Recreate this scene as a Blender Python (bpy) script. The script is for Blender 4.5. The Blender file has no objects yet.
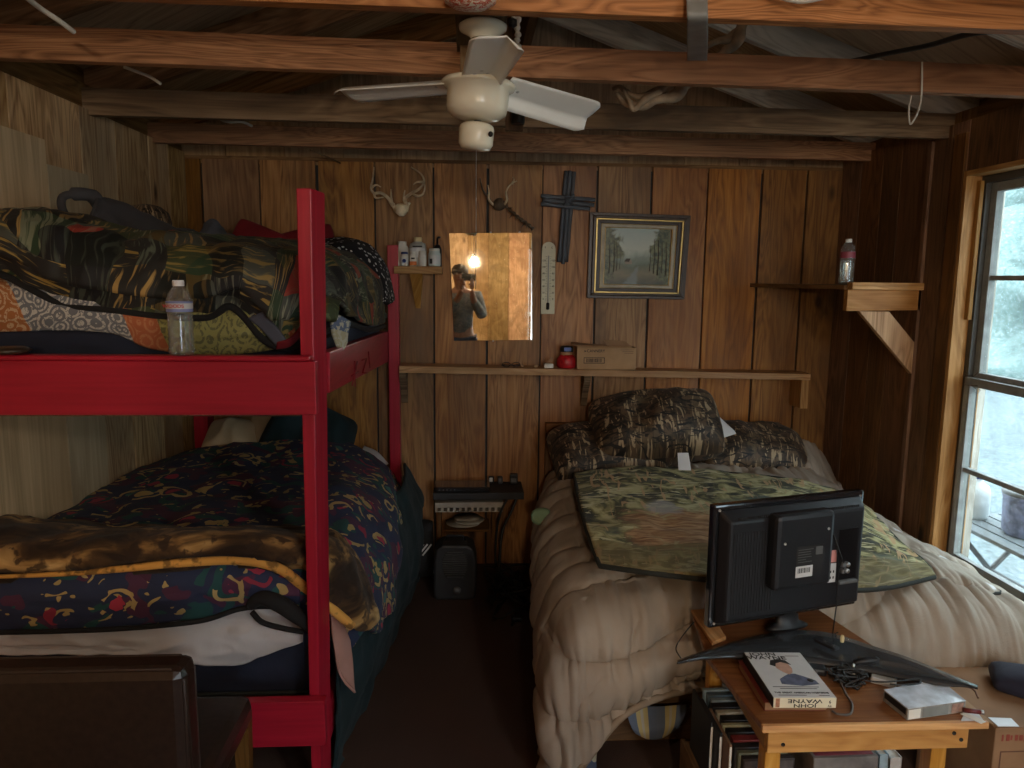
import bpy, bmesh, math, random
from mathutils import Vector, Matrix, noise
random.seed(7)
S = bpy.context.scene
C = S.collection
R_ = math.radians
# ---------------------------------------------------------------- camera
F_PX = 740.0; H = 1.6
_y, _p, _r = R_(3.4), R_(8.15), R_(0.6)
FWD = Vector((math.sin(_y)*math.cos(_p), math.cos(_y)*math.cos(_p), -math.sin(_p)))
_rt = Vector((math.cos(_y), -math.sin(_y), 0)); _up = _rt.cross(FWD)
RT = _rt*math.cos(_r) + _up*math.sin(_r); UP = _up*math.cos(_r) - _rt*math.sin(_r)
cd = bpy.data.cameras.new('camera'); cam = bpy.data.objects.new('camera', cd); C.objects.link(cam)
cd.sensor_width = 36; cd.lens = F_PX/1024*36; cd.clip_start = 0.02
m = Matrix((RT, UP, -FWD)).transposed().to_4x4(); m.translation = Vector((0, 0, H)); cam.matrix_world = m
S.camera = cam
def P(px, py, y=None, x=None, z=None):
    """a point of the place seen at a pixel, at a known distance y (or x, or height z)"""
    d = FWD + RT*((px-512)/F_PX) - UP*((py-384)/F_PX)
    t = x/d.x if x is not None else (y/d.y if y is not None else (z-H)/d.z)
    return Vector((0, 0, H)) + d*t

XL, XR, YB, YF, ZC = -1.45, 2.01, 4.0, -2.6, 2.2

# ---------------------------------------------------------------- materials
class NT:
    def __init__(s, m):
        m.use_nodes = True; s.t = m.node_tree; s.t.nodes.clear(); s.m = m
        s.tc = s.n('ShaderNodeTexCoord'); s.uv = s.tc.outputs['UV']; s.obj = s.tc.outputs['Object']; s.gen = s.tc.outputs['Generated']
    def n(s, k): return s.t.nodes.new(k)
    def put(s, sock, v):
        if hasattr(v, 'links') or isinstance(v, bpy.types.NodeSocket): s.t.links.new(v, sock)
        elif isinstance(v, (tuple, list)) and len(v) == 3 and len(sock.default_value) == 4: sock.default_value = (*v, 1)
        else: sock.default_value = v
    def map(s, v, sc=(1,1,1), loc=(0,0,0), rot=(0,0,0)):
        n = s.n('ShaderNodeMapping'); s.put(n.inputs[0], v); n.inputs['Scale'].default_value = sc; n.inputs['Location'].default_value = loc; n.inputs['Rotation'].default_value = rot; return n.outputs[0]
    def noise(s, v, scale=5, det=3, dist=0, rough=.5, col=False):
        n = s.n('ShaderNodeTexNoise'); s.put(n.inputs['Vector'], v); n.inputs['Scale'].default_value = scale; n.inputs['Detail'].default_value = det
        n.inputs['Distortion'].default_value = dist; n.inputs['Roughness'].default_value = rough; return n.outputs[1 if col else 0]
    def vor(s, v, scale=5, out=0, feat='F1', rnd=1):
        n = s.n('ShaderNodeTexVoronoi'); n.feature = feat; s.put(n.inputs['Vector'], v); n.inputs['Scale'].default_value = scale; n.inputs['Randomness'].default_value = rnd; return n.outputs[out]
    def white(s, v):
        n = s.n('ShaderNodeTexWhiteNoise'); s.put(n.inputs['Vector'], v); return n.outputs['Value']
    def math(s, op, a, b=0, c=0):
        n = s.n('ShaderNodeMath'); n.operation = op; s.put(n.inputs[0], a); s.put(n.inputs[1], b); s.put(n.inputs[2], c); return n.outputs[0]
    def vm(s, op, a, b=(0,0,0)):
        n = s.n('ShaderNodeVectorMath'); n.operation = op; s.put(n.inputs[0], a)
        if isinstance(b, (int, float)): n.inputs['Scale'].default_value = b
        else: s.put(n.inputs[1], b)
        return n.outputs[0]
    def ramp(s, f, stops, ip='LINEAR'):
        n = s.n('ShaderNodeValToRGB'); r = n.color_ramp; r.interpolation = ip
        while len(r.elements) < len(stops): r.elements.new(.5)
        for e, (p, c) in zip(r.elements, stops):
            e.position = p; e.color = (*c, 1) if isinstance(c, (tuple, list)) else (c, c, c, 1)
        s.put(n.inputs[0], f); return n.outputs[0]
    def mix(s, f, a, b, bl='MIX'):
        n = s.n('ShaderNodeMix'); n.data_type = 'RGBA'; n.blend_type = bl; s.put(n.inputs[0], f); s.put(n.inputs[6], a); s.put(n.inputs[7], b); return n.outputs[2]
    def sep(s, v):
        n = s.n('ShaderNodeSeparateXYZ'); s.put(n.inputs[0], v); return n.outputs
    def attr(s, name):
        n = s.n('ShaderNodeAttribute'); n.attribute_name = name; return n.outputs['Fac']
    def out(s, col, rough=.6, metal=0, bump=None, bstr=.3, bdist=.005, spec=.5, trans=0, ior=1.45, emit=None, estr=0, sheen=0, coat=0):
        b = s.n('ShaderNodeBsdfPrincipled'); o = s.n('ShaderNodeOutputMaterial'); s.put(b.inputs['Base Color'], col); s.put(b.inputs['Roughness'], rough)
        b.inputs['Metallic'].default_value = metal; b.inputs['Specular IOR Level'].default_value = spec; b.inputs['Transmission Weight'].default_value = trans; b.inputs['IOR'].default_value = ior
        b.inputs['Sheen Weight'].default_value = sheen; b.inputs['Coat Weight'].default_value = coat
        if emit is not None: s.put(b.inputs['Emission Color'], emit); b.inputs['Emission Strength'].default_value = estr
        if bump is not None:
            n = s.n('ShaderNodeBump'); n.inputs['Strength'].default_value = bstr; n.inputs['Distance'].default_value = bdist; s.put(n.inputs['Height'], bump); s.t.links.new(n.outputs[0], b.inputs['Normal'])
        s.t.links.new(b.outputs[0], o.inputs[0]); return s.m
def M(name): return NT(bpy.data.materials.new(name))
def plain(name, col, rough=.6, var=.15, sc=20, bump=0, **k):
    h = M(name); nz = h.noise(h.obj, sc, 4); d = tuple(c*(1-var) for c in col); l = tuple(min(1, c*(1+var)) for c in col)
    return h.out(h.ramp(nz, [(.3, d), (.7, l)]), rough, bump=nz if bump else None, bstr=bump, **k)
def wood(name, dark, mid, light, rough=.6, sheenlike=.4, knots=True, ring=1.0, grey=None):
    h = M(name); t = h.attr('tint')
    off = h.n('ShaderNodeCombineXYZ'); h.put(off.inputs[2], h.math('MULTIPLY', t, 37.0)); v = h.vm('ADD', h.uv, off.outputs[0])
    fine = h.noise(h.map(v, (3, 90, 3)), 1, 5, .3, .65)
    ringn = h.noise(h.map(v, (1.1, 9, 1)), 1, 3, .8)
    bands = h.math('FRACT', h.math('MULTIPLY', ringn, 9.0*ring)); bands = h.math('PINGPONG', bands, .5)
    f = h.math('ADD', h.math('MULTIPLY', fine, .62), h.math('MULTIPLY', bands, .5))
    col = h.ramp(f, [(.18, dark), (.48, mid), (.75, light)])
    big = h.noise(h.map(v, (.9, 2.5, 1)), 1, 3, .2)
    col = h.mix(h.ramp(big, [(.42, 0), (.68, .75)]), col, dark)
    if grey: col = h.mix(h.ramp(h.noise(h.map(v, (1.4, 6, 1)), 1, 4, .3), [(.48, 0), (.75, .55)]), col, grey)
    if knots:
        d = h.vor(h.map(v, (2.2, 5.2, 1)), 1, 0); col = h.mix(h.ramp(d, [(.05, .95), (.14, 0)]), col, tuple(c*.3 for c in dark))
    val = h.n('ShaderNodeHueSaturation'); h.put(val.inputs['Value'], h.math('MULTIPLY_ADD', t, .75, .62)); h.put(val.inputs['Color'], col)
    h.put(val.inputs['Hue'], h.math('MULTIPLY_ADD', t, -.02, .51)); h.put(val.inputs['Saturation'], h.math('MULTIPLY_ADD', h.math('FRACT', h.math('MULTIPLY', t, 7.3)), .3, .90))
    return h.out(val.outputs[0], rough, bump=h.math('ADD', fine, h.math('MULTIPLY', bands, .3)), bstr=.35, bdist=.002, spec=sheenlike)
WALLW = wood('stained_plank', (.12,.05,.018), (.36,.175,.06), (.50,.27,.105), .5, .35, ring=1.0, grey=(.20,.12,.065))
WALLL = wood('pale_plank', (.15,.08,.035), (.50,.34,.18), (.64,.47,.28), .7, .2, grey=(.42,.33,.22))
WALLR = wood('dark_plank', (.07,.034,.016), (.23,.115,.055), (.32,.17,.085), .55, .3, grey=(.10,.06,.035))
PLY = wood('old_plywood', (.22,.14,.085), (.46,.31,.19), (.58,.42,.28), .85, .1, knots=False, ring=.6)
SHEET = wood('pale_panel', (.34,.26,.16), (.50,.395,.25), (.60,.49,.33), .8, .15, knots=False, ring=.4)
BEAM = wood('joist_pine', (.12,.05,.018), (.40,.185,.07), (.55,.29,.13), .6, .3, ring=2.0)
OLD = wood('aged_beam', (.08,.05,.03), (.24,.155,.09), (.36,.25,.15), .75, .2)
GREYW = wood('grey_rafter', (.36,.33,.28), (.66,.61,.53), (.78,.74,.66), .8, .15, knots=False)
RAFT = wood('dark_rafter', (.12,.06,.03), (.30,.16,.08), (.42,.26,.14), .8, .15, knots=False)
PINE = wood('shelf_pine', (.24,.12,.045), (.50,.29,.13), (.64,.42,.22), .5, .4)
TABW = wood('table_pine', (.38,.17,.05), (.60,.32,.10), (.70,.42,.16), .38, .5, knots=False)
TABT = wood('table_veneer', (.15,.06,.028), (.25,.115,.055), (.34,.19,.11), .28, .5, knots=False)
DWOOD = wood('bed_frame_wood', (.10,.05,.022), (.24,.13,.06), (.34,.20,.10), .55, .3, knots=False)
CROSSW = wood('weathered_wood', (.03,.035,.045), (.15,.165,.19), (.32,.34,.38), .7, .3, knots=False, ring=2)
def redpaint():
    h = M('red_paint'); n = h.noise(h.map(h.uv, (3, 60, 3)), 1, 5); w = h.noise(h.obj, 9, 5, .4)
    col = h.ramp(n, [(.3, (.34,.008,.026)), (.7, (.46,.014,.038))]); col = h.mix(h.ramp(w, [(.72, 0), (.78, .6)]), col, (.2,.012,.014))
    return h.out(col, .38, bump=n, bstr=.25, bdist=.002)
RED = redpaint()
def fab(name, fn, rough=.85, weave=500, bs=.25, sheen=.02):
    h = M(name); c = fn(h); w = h.noise(h.obj, 7, 4, 1.0); return h.out(c, rough, bump=h.math('ADD', h.math('MULTIPLY', h.noise(h.uv, weave, 2), .1), w), bstr=bs, bdist=.02, sheen=sheen)
def solid(name, c, v=.25, **k): return fab(name, lambda h: h.ramp(h.noise(h.obj, 6, 5), [(.3, tuple(x*(1-v) for x in c)), (.7, tuple(min(1, x*(1+v)) for x in c))]), **k)
def f_patch(h):
    uv = h.vm('ADD', h.uv, h.vm('SCALE', h.vm('SUBTRACT', h.noise(h.uv, 4, 2, col=True), (.5,.5,.5)), .16))
    cell = h.vm('FLOOR', h.map(uv, (9, 8, 1))); r = h.white(cell); r2 = h.white(h.vm('ADD', cell, (31.3, 7.7, 1)))
    base = h.ramp(r, [(0,(.010,.012,.010)), (.2,(.055,.07,.03)), (.36,(.025,.025,.024)), (.5,(.075,.085,.07)), (.62,(.03,.06,.03)), (.72,(.10,.07,.02)), (.80,(.012,.012,.014)), (.935,(.34,.045,.03))], 'CONSTANT')
    st = h.noise(h.map(uv, (9, 70, 1)), 1, 3, .6); st2 = h.noise(h.map(uv, (75, 8, 1)), 1, 3, .6)
    s = h.mix(h.math('GREATER_THAN', r2, .5), st, st2)
    acc = h.ramp(r2, [(0,(.46,.32,.08)), (.3,(.18,.22,.09)), (.5,(.52,.34,.11)), (.68,(.16,.20,.15)), (.82,(.38,.40,.28))], 'CONSTANT')
    return h.mix(h.math('MULTIPLY', h.ramp(s, [(.53, 0), (.60, 1)]), h.ramp(r, [(0, .2), (.4, .85), (.8, .3)])), base, acc)
QUILT = fab('dark_patchwork', f_patch, .7)
def f_under(h):
    uv = h.vm('ADD', h.uv, h.vm('SCALE', h.noise(h.uv, 5, 1, col=True), .04))
    u = h.sep(uv)
    k = h.math('ADD', u[0], h.math('MULTIPLY', u[1], .5))
    base = h.ramp(k, [(0,(.35,.25,.13)), (.11,(.40,.15,.05)), (.22,(.17,.18,.20)), (.50,(.42,.12,.05)), (.60,(.30,.29,.10)), (.93,(.40,.12,.05))], 'CONSTANT')
    lt = h.ramp(k, [(0,(.30,.42,.48)), (.11,(.62,.45,.28)), (.22,(.62,.60,.55)), (.50,(.50,.22,.10)), (.60,(.12,.12,.06)), (.93,(.55,.25,.12))], 'CONSTANT')
    d = h.vor(uv, 22, 0); ring = h.math('SINE', h.math('MULTIPLY', d, 26.0)); nz = h.noise(uv, 60, 2, 2.5)
    mk = h.math('MULTIPLY', h.math('GREATER_THAN', ring, .1), h.math('GREATER_THAN', nz, .43))
    return h.mix(h.math('MULTIPLY', mk, .85), base, lt)
UNDER = fab('print_patch_quilt', f_under)
def motif(name, sc, bg1=(.026,.036,.085), bg2=(.085,.028,.065)):
    def f(h):
        v = h.vm('ADD', h.uv, h.vm('SCALE', h.noise(h.uv, 10, 1, 1, col=True), .05))
        d = h.vor(v, sc, 0); r = h.sep(h.vor(v, sc, 1))
        base = h.ramp(h.noise(h.uv, 7, 2), [(.45, bg1), (.55, bg2)], 'CONSTANT')
        base = h.mix(h.math('GREATER_THAN', h.noise(h.uv, sc*1.1, 1, 1.2), .60), base, (.02,.085,.085))
        base = h.mix(h.math('GREATER_THAN', h.noise(h.map(h.uv, loc=(5,3,0)), sc*1.3, 1, 2.2), .665), base, (.45,.33,.13))
        ring = h.math('LESS_THAN', h.math('ABSOLUTE', h.math('SUBTRACT', d, .36)), .05)
        ring = h.math('MULTIPLY', ring, h.math('GREATER_THAN', h.noise(v, sc*1.7, 1), .50))
        cen = h.math('LESS_THAN', h.math('ADD', d, h.math('MULTIPLY', h.noise(v, sc*5, 1), .22)), .30)
        c1 = h.ramp(r[0], [(0,(.44,.04,.08)), (.45,(.05,.18,.17)), (.62,(.36,.045,.09)), (.8,(.45,.33,.13))], 'CONSTANT')
        c2 = h.ramp(r[1], [(0,(.50,.36,.15)), (.5,(.30,.03,.06)), (.7,(.50,.36,.15))], 'CONSTANT')
        return h.mix(ring, h.mix(cen, base, c1), c2)
    return fab(name, f, .8)
MOTIF = motif('navy_motif_print', 8.5); MOTIFB = motif('navy_large_motif', 7.5)
def f_tiger(h):
    n = h.noise(h.map(h.obj, (2.2, 3, 5)), 2.4, 4, .8)
    sp = h.noise(h.obj, 22, 3, .5)
    c = h.ramp(n, [(.38,(.022,.011,.006)), (.50,(.08,.042,.016)), (.59,(.32,.18,.06)), (.70,(.60,.38,.15))])
    return h.mix(h.ramp(sp, [(.38, .85), (.45, 0)]), c, (.03,.016,.01))
TIGER = fab('tawny_fleece', f_tiger, .95, sheen=.06)
GOLDF = fab('gold_fleece_edge', lambda h: h.mix(h.ramp(h.noise(h.obj, 26, 3), [(.38,.8),(.46,0)]), (.72,.36,.08), (.14,.07,.02)), .9, sheen=.05)
def f_camo(h):
    a = h.noise(h.uv, 7, 3, 1.5); b = h.noise(h.map(h.uv, (16, 4, 1), rot=(0,0,.9)), 1.5, 3, 2.6); c = h.noise(h.map(h.uv, (5, 17, 1), rot=(0,0,.5)), 1.5, 3, 2.6); d = h.noise(h.map(h.uv, (9, 9, 1), loc=(3,1,0)), 1.6, 3, 2.0)
    col = h.ramp(a, [(.3,(.010,.007,.005)), (.44,(.05,.031,.017)), (.54,(.02,.013,.008)), (.66,(.11,.075,.04))])
    col = h.mix(h.ramp(d, [(.5,0),(.56,.9)]), col, (.10,.06,.032)); col = h.mix(h.ramp(b, [(.56,0),(.60,1)]), col, (.34,.25,.15))
    return h.mix(h.ramp(c, [(.55,0),(.59,1)]), col, (.006,.004,.003))
CAMO = fab('leaf_camouflage', f_camo, .6, sheen=.05)
def f_deer(h):
    a = h.noise(h.uv, 8, 5, 1.6); b = h.noise(h.map(h.uv, (4, 15, 1), rot=(0,0,.7)), 1.5, 3, 2.0)
    c = h.ramp(a, [(.36,(.025,.026,.018)), (.46,(.09,.085,.035)), (.53,(.27,.24,.10)), (.62,(.48,.43,.22))])
    c = h.mix(h.ramp(h.noise(h.uv, 3.2, 3), [(.56,0),(.64,.7)]), c, (.07,.09,.075))
    c = h.mix(h.ramp(b, [(.58,0),(.61,.9)]), c, (.56,.50,.30))
    c = h.mix(h.ramp(h.noise(h.map(h.uv, (14, 2, 1), rot=(0,0,-.5)), 1.5, 2, 1.5), [(.60,0),(.63,.85)]), c, (.52,.32,.16))
    u = h.sep(h.uv)
    # the deer: a tan body patch with a pale muzzle, printed right of the middle
    def blob(cx, cy, rx, ry):
        q = h.vm('SUBTRACT', h.uv, (cx, cy, 0)); q = h.vm('MULTIPLY', q, (1/rx, 1/ry, 0)); l = h.n('ShaderNodeVectorMath'); l.operation = 'LENGTH'; h.put(l.inputs[0], q)
        return h.ramp(h.math('MULTIPLY', h.math('ADD', l.outputs['Value'], h.math('MULTIPLY', a, 1.8)), .5), [(.78,1), (.95,0)])
    body = h.ramp(h.noise(h.map(h.uv, (6, 30, 1)), 1.5, 3, 1), [(.35,(.20,.09,.035)), (.65,(.55,.33,.17))])
    c = h.mix(blob(.42, .84, .30, .26), c, body); c = h.mix(h.math('MULTIPLY', blob(.31, .62, .085, .085), .6), c, (.36,.36,.38))
    edge = h.math('GREATER_THAN', u[1], 1.0)
    return h.mix(h.math('MULTIPLY', edge, .7), c, (.17,.13,.05))
DEER = fab('woodland_print_fleece', f_deer, .9, sheen=.05)
BEIGE = solid('taupe_comforter', (.36,.30,.24), .08, bs=.35)
BEIGEB = solid('taupe_piping', (.28,.22,.16), .1)
WHITEC = solid('white_cotton', (.62,.60,.60), .08)
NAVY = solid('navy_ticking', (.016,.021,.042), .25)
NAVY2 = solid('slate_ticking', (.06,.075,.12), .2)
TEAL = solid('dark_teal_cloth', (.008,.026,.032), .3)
BLACKC = solid('black_cloth', (.012,.012,.013), .2)
GREYC = solid('charcoal_cloth', (.045,.044,.05), .15)
SLATEC = solid('slate_cloth', (.09,.10,.13), .2)
REDC = solid('crimson_cloth', (.22,.012,.02), .2)
CREAM = solid('cream_satin', (.55,.43,.28), .12, rough=.45)
PINKC = solid('pink_lining', (.45,.24,.20), .15)
TRIMD = solid('dark_binding', (.02,.022,.018), .2)
def f_dots(h):
    d = h.vor(h.uv, 42, 0); return h.mix(h.math('LESS_THAN', d, .3), (.01,.01,.014), (.7,.7,.7))
DOTS = fab('dotted_cloth', f_dots)
def f_stripe(h):
    u = h.math('FRACT', h.math('MULTIPLY', h.sep(h.uv)[0], 11.0)); return h.ramp(u, [(0,(.13,.17,.25)), (.3,(.50,.42,.20)), (.45,(.45,.44,.38)), (.55,(.50,.42,.20)), (.7,(.12,.16,.24))], 'CONSTANT')
STRIPE = fab('striped_sheet', f_stripe)
FLOR = fab('blue_floral', lambda h: h.mix(h.math('LESS_THAN', h.vor(h.uv, 16, 0), .3), (.10,.14,.24), (.55,.55,.42)))
CAMOH = fab('brown_camo_cap', f_camo)
def carpet():
    h = M('brown_carpet'); n = h.noise(h.obj, 300, 2); b = h.noise(h.obj, 3, 4)
    return h.out(h.mix(b, (.055,.030,.022), (.09,.050,.036)), .95, bump=n, bstr=.6, bdist=.004)
CARPET = carpet()
ENAMEL = plain('cream_enamel', (.80,.76,.62), .25, .08, 6, coat=.4)
BLADE = plain('white_blade', (.80,.80,.77), .35, .05, 4)
STEEL = plain('steel', (.6,.6,.6), .3, metal=1)
BLK = plain('black_plastic', (.012,.012,.014), .42, .1, 30)
BLKG = plain('gloss_black', (.012,.013,.016), .1, .1, coat=1.0)
BLKM = plain('matte_black', (.02,.02,.022), .6, .2)
GREYP = plain('grey_plastic', (.10,.10,.10), .5)
WHITEP = plain('white_plastic', (.72,.70,.64), .35, .04)
YELP = plain('cream_plastic', (.70,.58,.33), .4, .05)
CLRGREY = plain('frosted_bottle', (.42,.42,.40), .3, .06)
BLUEP = plain('blue_plastic', (.02,.045,.22), .35)
ORNG = plain('orange_print', (.75,.22,.06), .5)
REDP = plain('red_wrapper', (.42,.015,.02), .25, .4, 60)
INK = plain('black_ink', (.015,.014,.014), .6)
REDINK = plain('red_ink', (.55,.03,.05), .5)
PAPER = plain('paper', (.72,.70,.64), .7, .05)
PAPERC = plain('cover_paper', (.60,.60,.60), .3, .06)
CARD = plain('cardboard', (.40,.24,.125), .85, .12, 12)
CARDD = plain('brown_cardboard', (.30,.17,.09), .85, .12, 12)
LBLUE = plain('blue_label', (.22,.26,.50), .5)
LRED = plain('maroon_label', (.28,.05,.07), .5)
LEATH = plain('brown_leather', (.030,.018,.013), .38, .25, 60, bump=.1, coat=.2)
SKIN = plain('skin', (.55,.33,.24), .5, .08)
HAIRM = plain('brown_hair', (.06,.035,.02), .6)
CORDW = plain('white_cord', (.55,.52,.46), .6)
CORDB = plain('black_cord', (.012,.012,.012), .5)
TAPE = plain('grey_tape', (.20,.20,.19), .45, .15)
DRIFT = plain('driftwood', (.24,.17,.11), .8, .5, 14, bump=.3)
BONE = plain('bone', (.80,.68,.48), .6, .2, 40, bump=.3)
ANTL = plain('antler', (.60,.46,.30), .5, .35, 25)
ANTD = plain('dark_antler', (.10,.07,.045), .6, .4, 25)
GOLD = plain('gilt', (.62,.43,.16), .35, .15, metal=.7)
FRAMEW = plain('frame_walnut', (.055,.03,.016), .35, .3, 30)
LINEN = plain('linen_liner', (.46,.42,.34), .8)
THERM = plain('ivory_enamel', (.62,.57,.40), .45, .08)
GREENF = solid('mint_fluff', (.18,.27,.16), .2)
WINF = plain('window_paint', (.28,.29,.28), .5, .2)
WIND = plain('dark_sash', (.07,.065,.055), .5, .2)
GRANU = plain('silver_box', (.60,.68,.78), .22, .25, 30, coat=.6)
MAUVE = plain('maroon_print', (.25,.05,.07), .4, .3)
BLUEB = plain('pale_blue_card', (.35,.50,.60), .5)
SOCKB = plain('bakelite', (.01,.01,.01), .3)
def mirrorm():
    h = M('old_mirror'); n = h.noise(h.obj, 14, 5, 1.5); c = h.ramp(n, [(.35,(.62,.60,.52)), (.6,(.86,.84,.76))])
    return h.out(c, h.ramp(n, [(.30,.045),(.42,.02)]), 1.0)
MIRR = mirrorm()
def clear(name, tr, gl, df):
    h = M(name); a = h.n('ShaderNodeBsdfTransparent'); a.inputs[0].default_value = (*tr, 1); g = h.n('ShaderNodeBsdfGlossy'); g.inputs['Roughness'].default_value = .08; d = h.n('ShaderNodeBsdfDiffuse'); d.inputs[0].default_value = (.85,.88,.88,1)
    lw = h.n('ShaderNodeLayerWeight'); lw.inputs[0].default_value = .35; m1 = h.n('ShaderNodeMixShader'); h.put(m1.inputs[0], h.math('MULTIPLY_ADD', lw.outputs['Facing'], gl, .05)); m2 = h.n('ShaderNodeMixShader'); h.put(m2.inputs[0], h.math('MULTIPLY_ADD', lw.outputs['Facing'], df*3, df))
    h.t.links.new(a.outputs[0], m1.inputs[1]); h.t.links.new(g.outputs[0], m1.inputs[2]); h.t.links.new(m1.outputs[0], m2.inputs[1]); h.t.links.new(d.outputs[0], m2.inputs[2]); o = h.n('ShaderNodeOutputMaterial'); h.t.links.new(m2.outputs[0], o.inputs[0]); return h.m
PET = clear('clear_plastic', (.95,.96,.96), .5, .05); WATER = clear('water', (.90,.93,.90), .35, .02)
def glassm():
    h = M('window_glass'); tr = h.n('ShaderNodeBsdfTransparent'); tr.inputs[0].default_value = (.93,.97,.97,1)
    gl = h.n('ShaderNodeBsdfGlossy'); gl.inputs['Roughness'].default_value = .03; df = h.n('ShaderNodeBsdfDiffuse'); df.inputs[0].default_value = (.6,.65,.65,1)
    m1 = h.n('ShaderNodeMixShader'); m1.inputs[0].default_value = .05; m2 = h.n('ShaderNodeMixShader'); h.put(m2.inputs[0], h.ramp(h.noise(h.obj, 6, 5), [(.4,.03),(.7,.16)]))
    h.t.links.new(tr.outputs[0], m1.inputs[1]); h.t.links.new(gl.outputs[0], m1.inputs[2]); h.t.links.new(m1.outputs[0], m2.inputs[1]); h.t.links.new(df.outputs[0], m2.inputs[2])
    o = h.n('ShaderNodeOutputMaterial'); h.t.links.new(m2.outputs[0], o.inputs[0]); return h.m
WGLASS = glassm()

# ---------------------------------------------------------------- mesh helpers
class MB:
    def __init__(s):
        s.bm = bmesh.new(); s.uv = s.bm.loops.layers.uv.new('UVMap'); s.tl = s.bm.verts.layers.float.new('tint'); s.t = random.random()
    def tint(s, t=None): s.t = random.random() if t is None else t; return s
    def v(s, p):
        q = s.bm.verts.new(p); q[s.tl] = s.t; return q
    def face(s, vs, uvs=None):
        try: f = s.bm.faces.new(vs)
        except ValueError: return
        f.smooth = False
        for i, l in enumerate(f.loops): l[s.uv].uv = uvs[i] if uvs else (0, 0)
        return f
    def hexa(s, c, L, ou=None):
        """box from 8 corners (bottom 4 ccw, top 4 ccw); uv: the longest axis is the grain"""
        vs = [s.v(p) for p in c]; c = [Vector(p) for p in c]
        ax = [(c[1]-c[0]), (c[3]-c[0]), (c[4]-c[0])]; n = [a.length for a in ax]; k = n.index(max(n)) if L is None else L
        g = ax[k].normalized(); o = ou or (random.random()*9, random.random()*9)
        oth = [i for i in range(3) if i != k]
        for idx in ((0,3,2,1), (4,5,6,7), (0,1,5,4), (1,2,6,5), (2,3,7,6), (3,0,4,7)):
            pts = [c[i]-c[0] for i in idx]
            s.face([vs[i] for i in idx], [(o[0]+p.dot(g), o[1]+p.dot(ax[oth[0]].normalized())+p.dot(ax[oth[1]].normalized())*.97) for p in pts])
        return s
    def box(s, x0, x1, y0, y1, z0, z1, L=None, rot=None, piv=None):
        c = [(x0,y0,z0),(x1,y0,z0),(x1,y1,z0),(x0,y1,z0),(x0,y0,z1),(x1,y0,z1),(x1,y1,z1),(x0,y1,z1)]
        if rot is not None:
            q = Vector(piv) if piv is not None else Vector(((x0+x1)/2,(y0+y1)/2,(z0+z1)/2)); c = [q + rot @ (Vector(p)-q) for p in c]
        return s.hexa(c, L)
    def bar(s, a, b, w, h, up=(0,0,1)):
        a = Vector(a); b = Vector(b); d = (b-a).normalized(); sd = d.cross(Vector(up)).normalized(); u = sd.cross(d)
        c = []
        for q in (-h/2, h/2):
            c += [a-sd*w/2+u*q, b-sd*w/2+u*q, b+sd*w/2+u*q, a+sd*w/2+u*q]
        return s.hexa(c, 0)
    def tube(s, pts, r, seg=8, cap=True, smooth=True):
        pts = [Vector(p) for p in pts]; n = len(pts); rs = r if isinstance(r, (list, tuple)) else [r]*n
        rings = []; t0 = (pts[1]-pts[0]).normalized(); u = t0.orthogonal().normalized(); L = 0
        for i, p in enumerate(pts):
            t = (pts[min(i+1, n-1)]-pts[max(i-1, 0)]); t = t.normalized() if t.length > 1e-9 else t0
            u = (u - t*u.dot(t)); u = u.normalized() if u.length > 1e-6 else t.orthogonal().normalized(); w = t.cross(u)
            if i: L += (p-pts[i-1]).length
            rings.append(([s.v(p+(u*math.cos(2*math.pi*k/seg)+w*math.sin(2*math.pi*k/seg))*rs[i]) for k in range(seg)], L))
        for (a, la), (b, lb) in zip(rings, rings[1:]):
            for k in range(seg):
                f = s.face([a[k], a[(k+1)%seg], b[(k+1)%seg], b[k]], [(la, k/seg*.2), (la, (k+1)/seg*.2), (lb, (k+1)/seg*.2), (lb, k/seg*.2)])
                if f and smooth: f.smooth = True
        if cap: s.face(rings[0][0][::-1]); s.face(rings[-1][0])
        return s
    def lathe(s, prof, c=(0,0,0), seg=24, mat=None, cap=True, smooth=True):
        c = Vector(c); mat = mat or Matrix.Identity(3); rings = []
        for r, z in prof: rings.append([s.v(c + mat @ Vector((r*math.cos(2*math.pi*k/seg), r*math.sin(2*math.pi*k/seg), z))) for k in range(seg)])
        for i, (a, b) in enumerate(zip(rings, rings[1:])):
            for k in range(seg):
                f = s.face([a[k], a[(k+1)%seg], b[(k+1)%seg], b[k]], [(k/seg, prof[i][1]), ((k+1)/seg, prof[i][1]), ((k+1)/seg, prof[i+1][1]), (k/seg, prof[i+1][1])])
                if f and smooth: f.smooth = True
        if cap: s.face(rings[0][::-1]); s.face(rings[-1])
        return s
    def prism(s, outline, thick, mat=None, c=(0,0,0)):
        """outline in local xy, extruded along local z"""
        mat = mat or Matrix.Identity(3); c = Vector(c)
        a = [s.v(c + mat @ Vector((x, y, 0))) for x, y in outline]; b = [s.v(c + mat @ Vector((x, y, thick))) for x, y in outline]; n = len(a)
        s.face(a[::-1], [outline[i] for i in range(n)][::-1]); s.face(b, [outline[i] for i in range(n)])
        for k in range(n): s.face([a[k], a[(k+1)%n], b[(k+1)%n], b[k]], [outline[k], outline[(k+1)%n], outline[(k+1)%n], outline[k]])
        return s
    def grid(s, rows, uvs):
        g = [[s.v(p) for p in r] for r in rows]
        for i in range(len(g)-1):
            for j in range(len(g[0])-1):
                f = s.face([g[i][j], g[i][j+1], g[i+1][j+1], g[i+1][j]], [uvs[i][j], uvs[i][j+1], uvs[i+1][j+1], uvs[i+1][j]]); 
                if f: f.smooth = True
        return s
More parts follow.
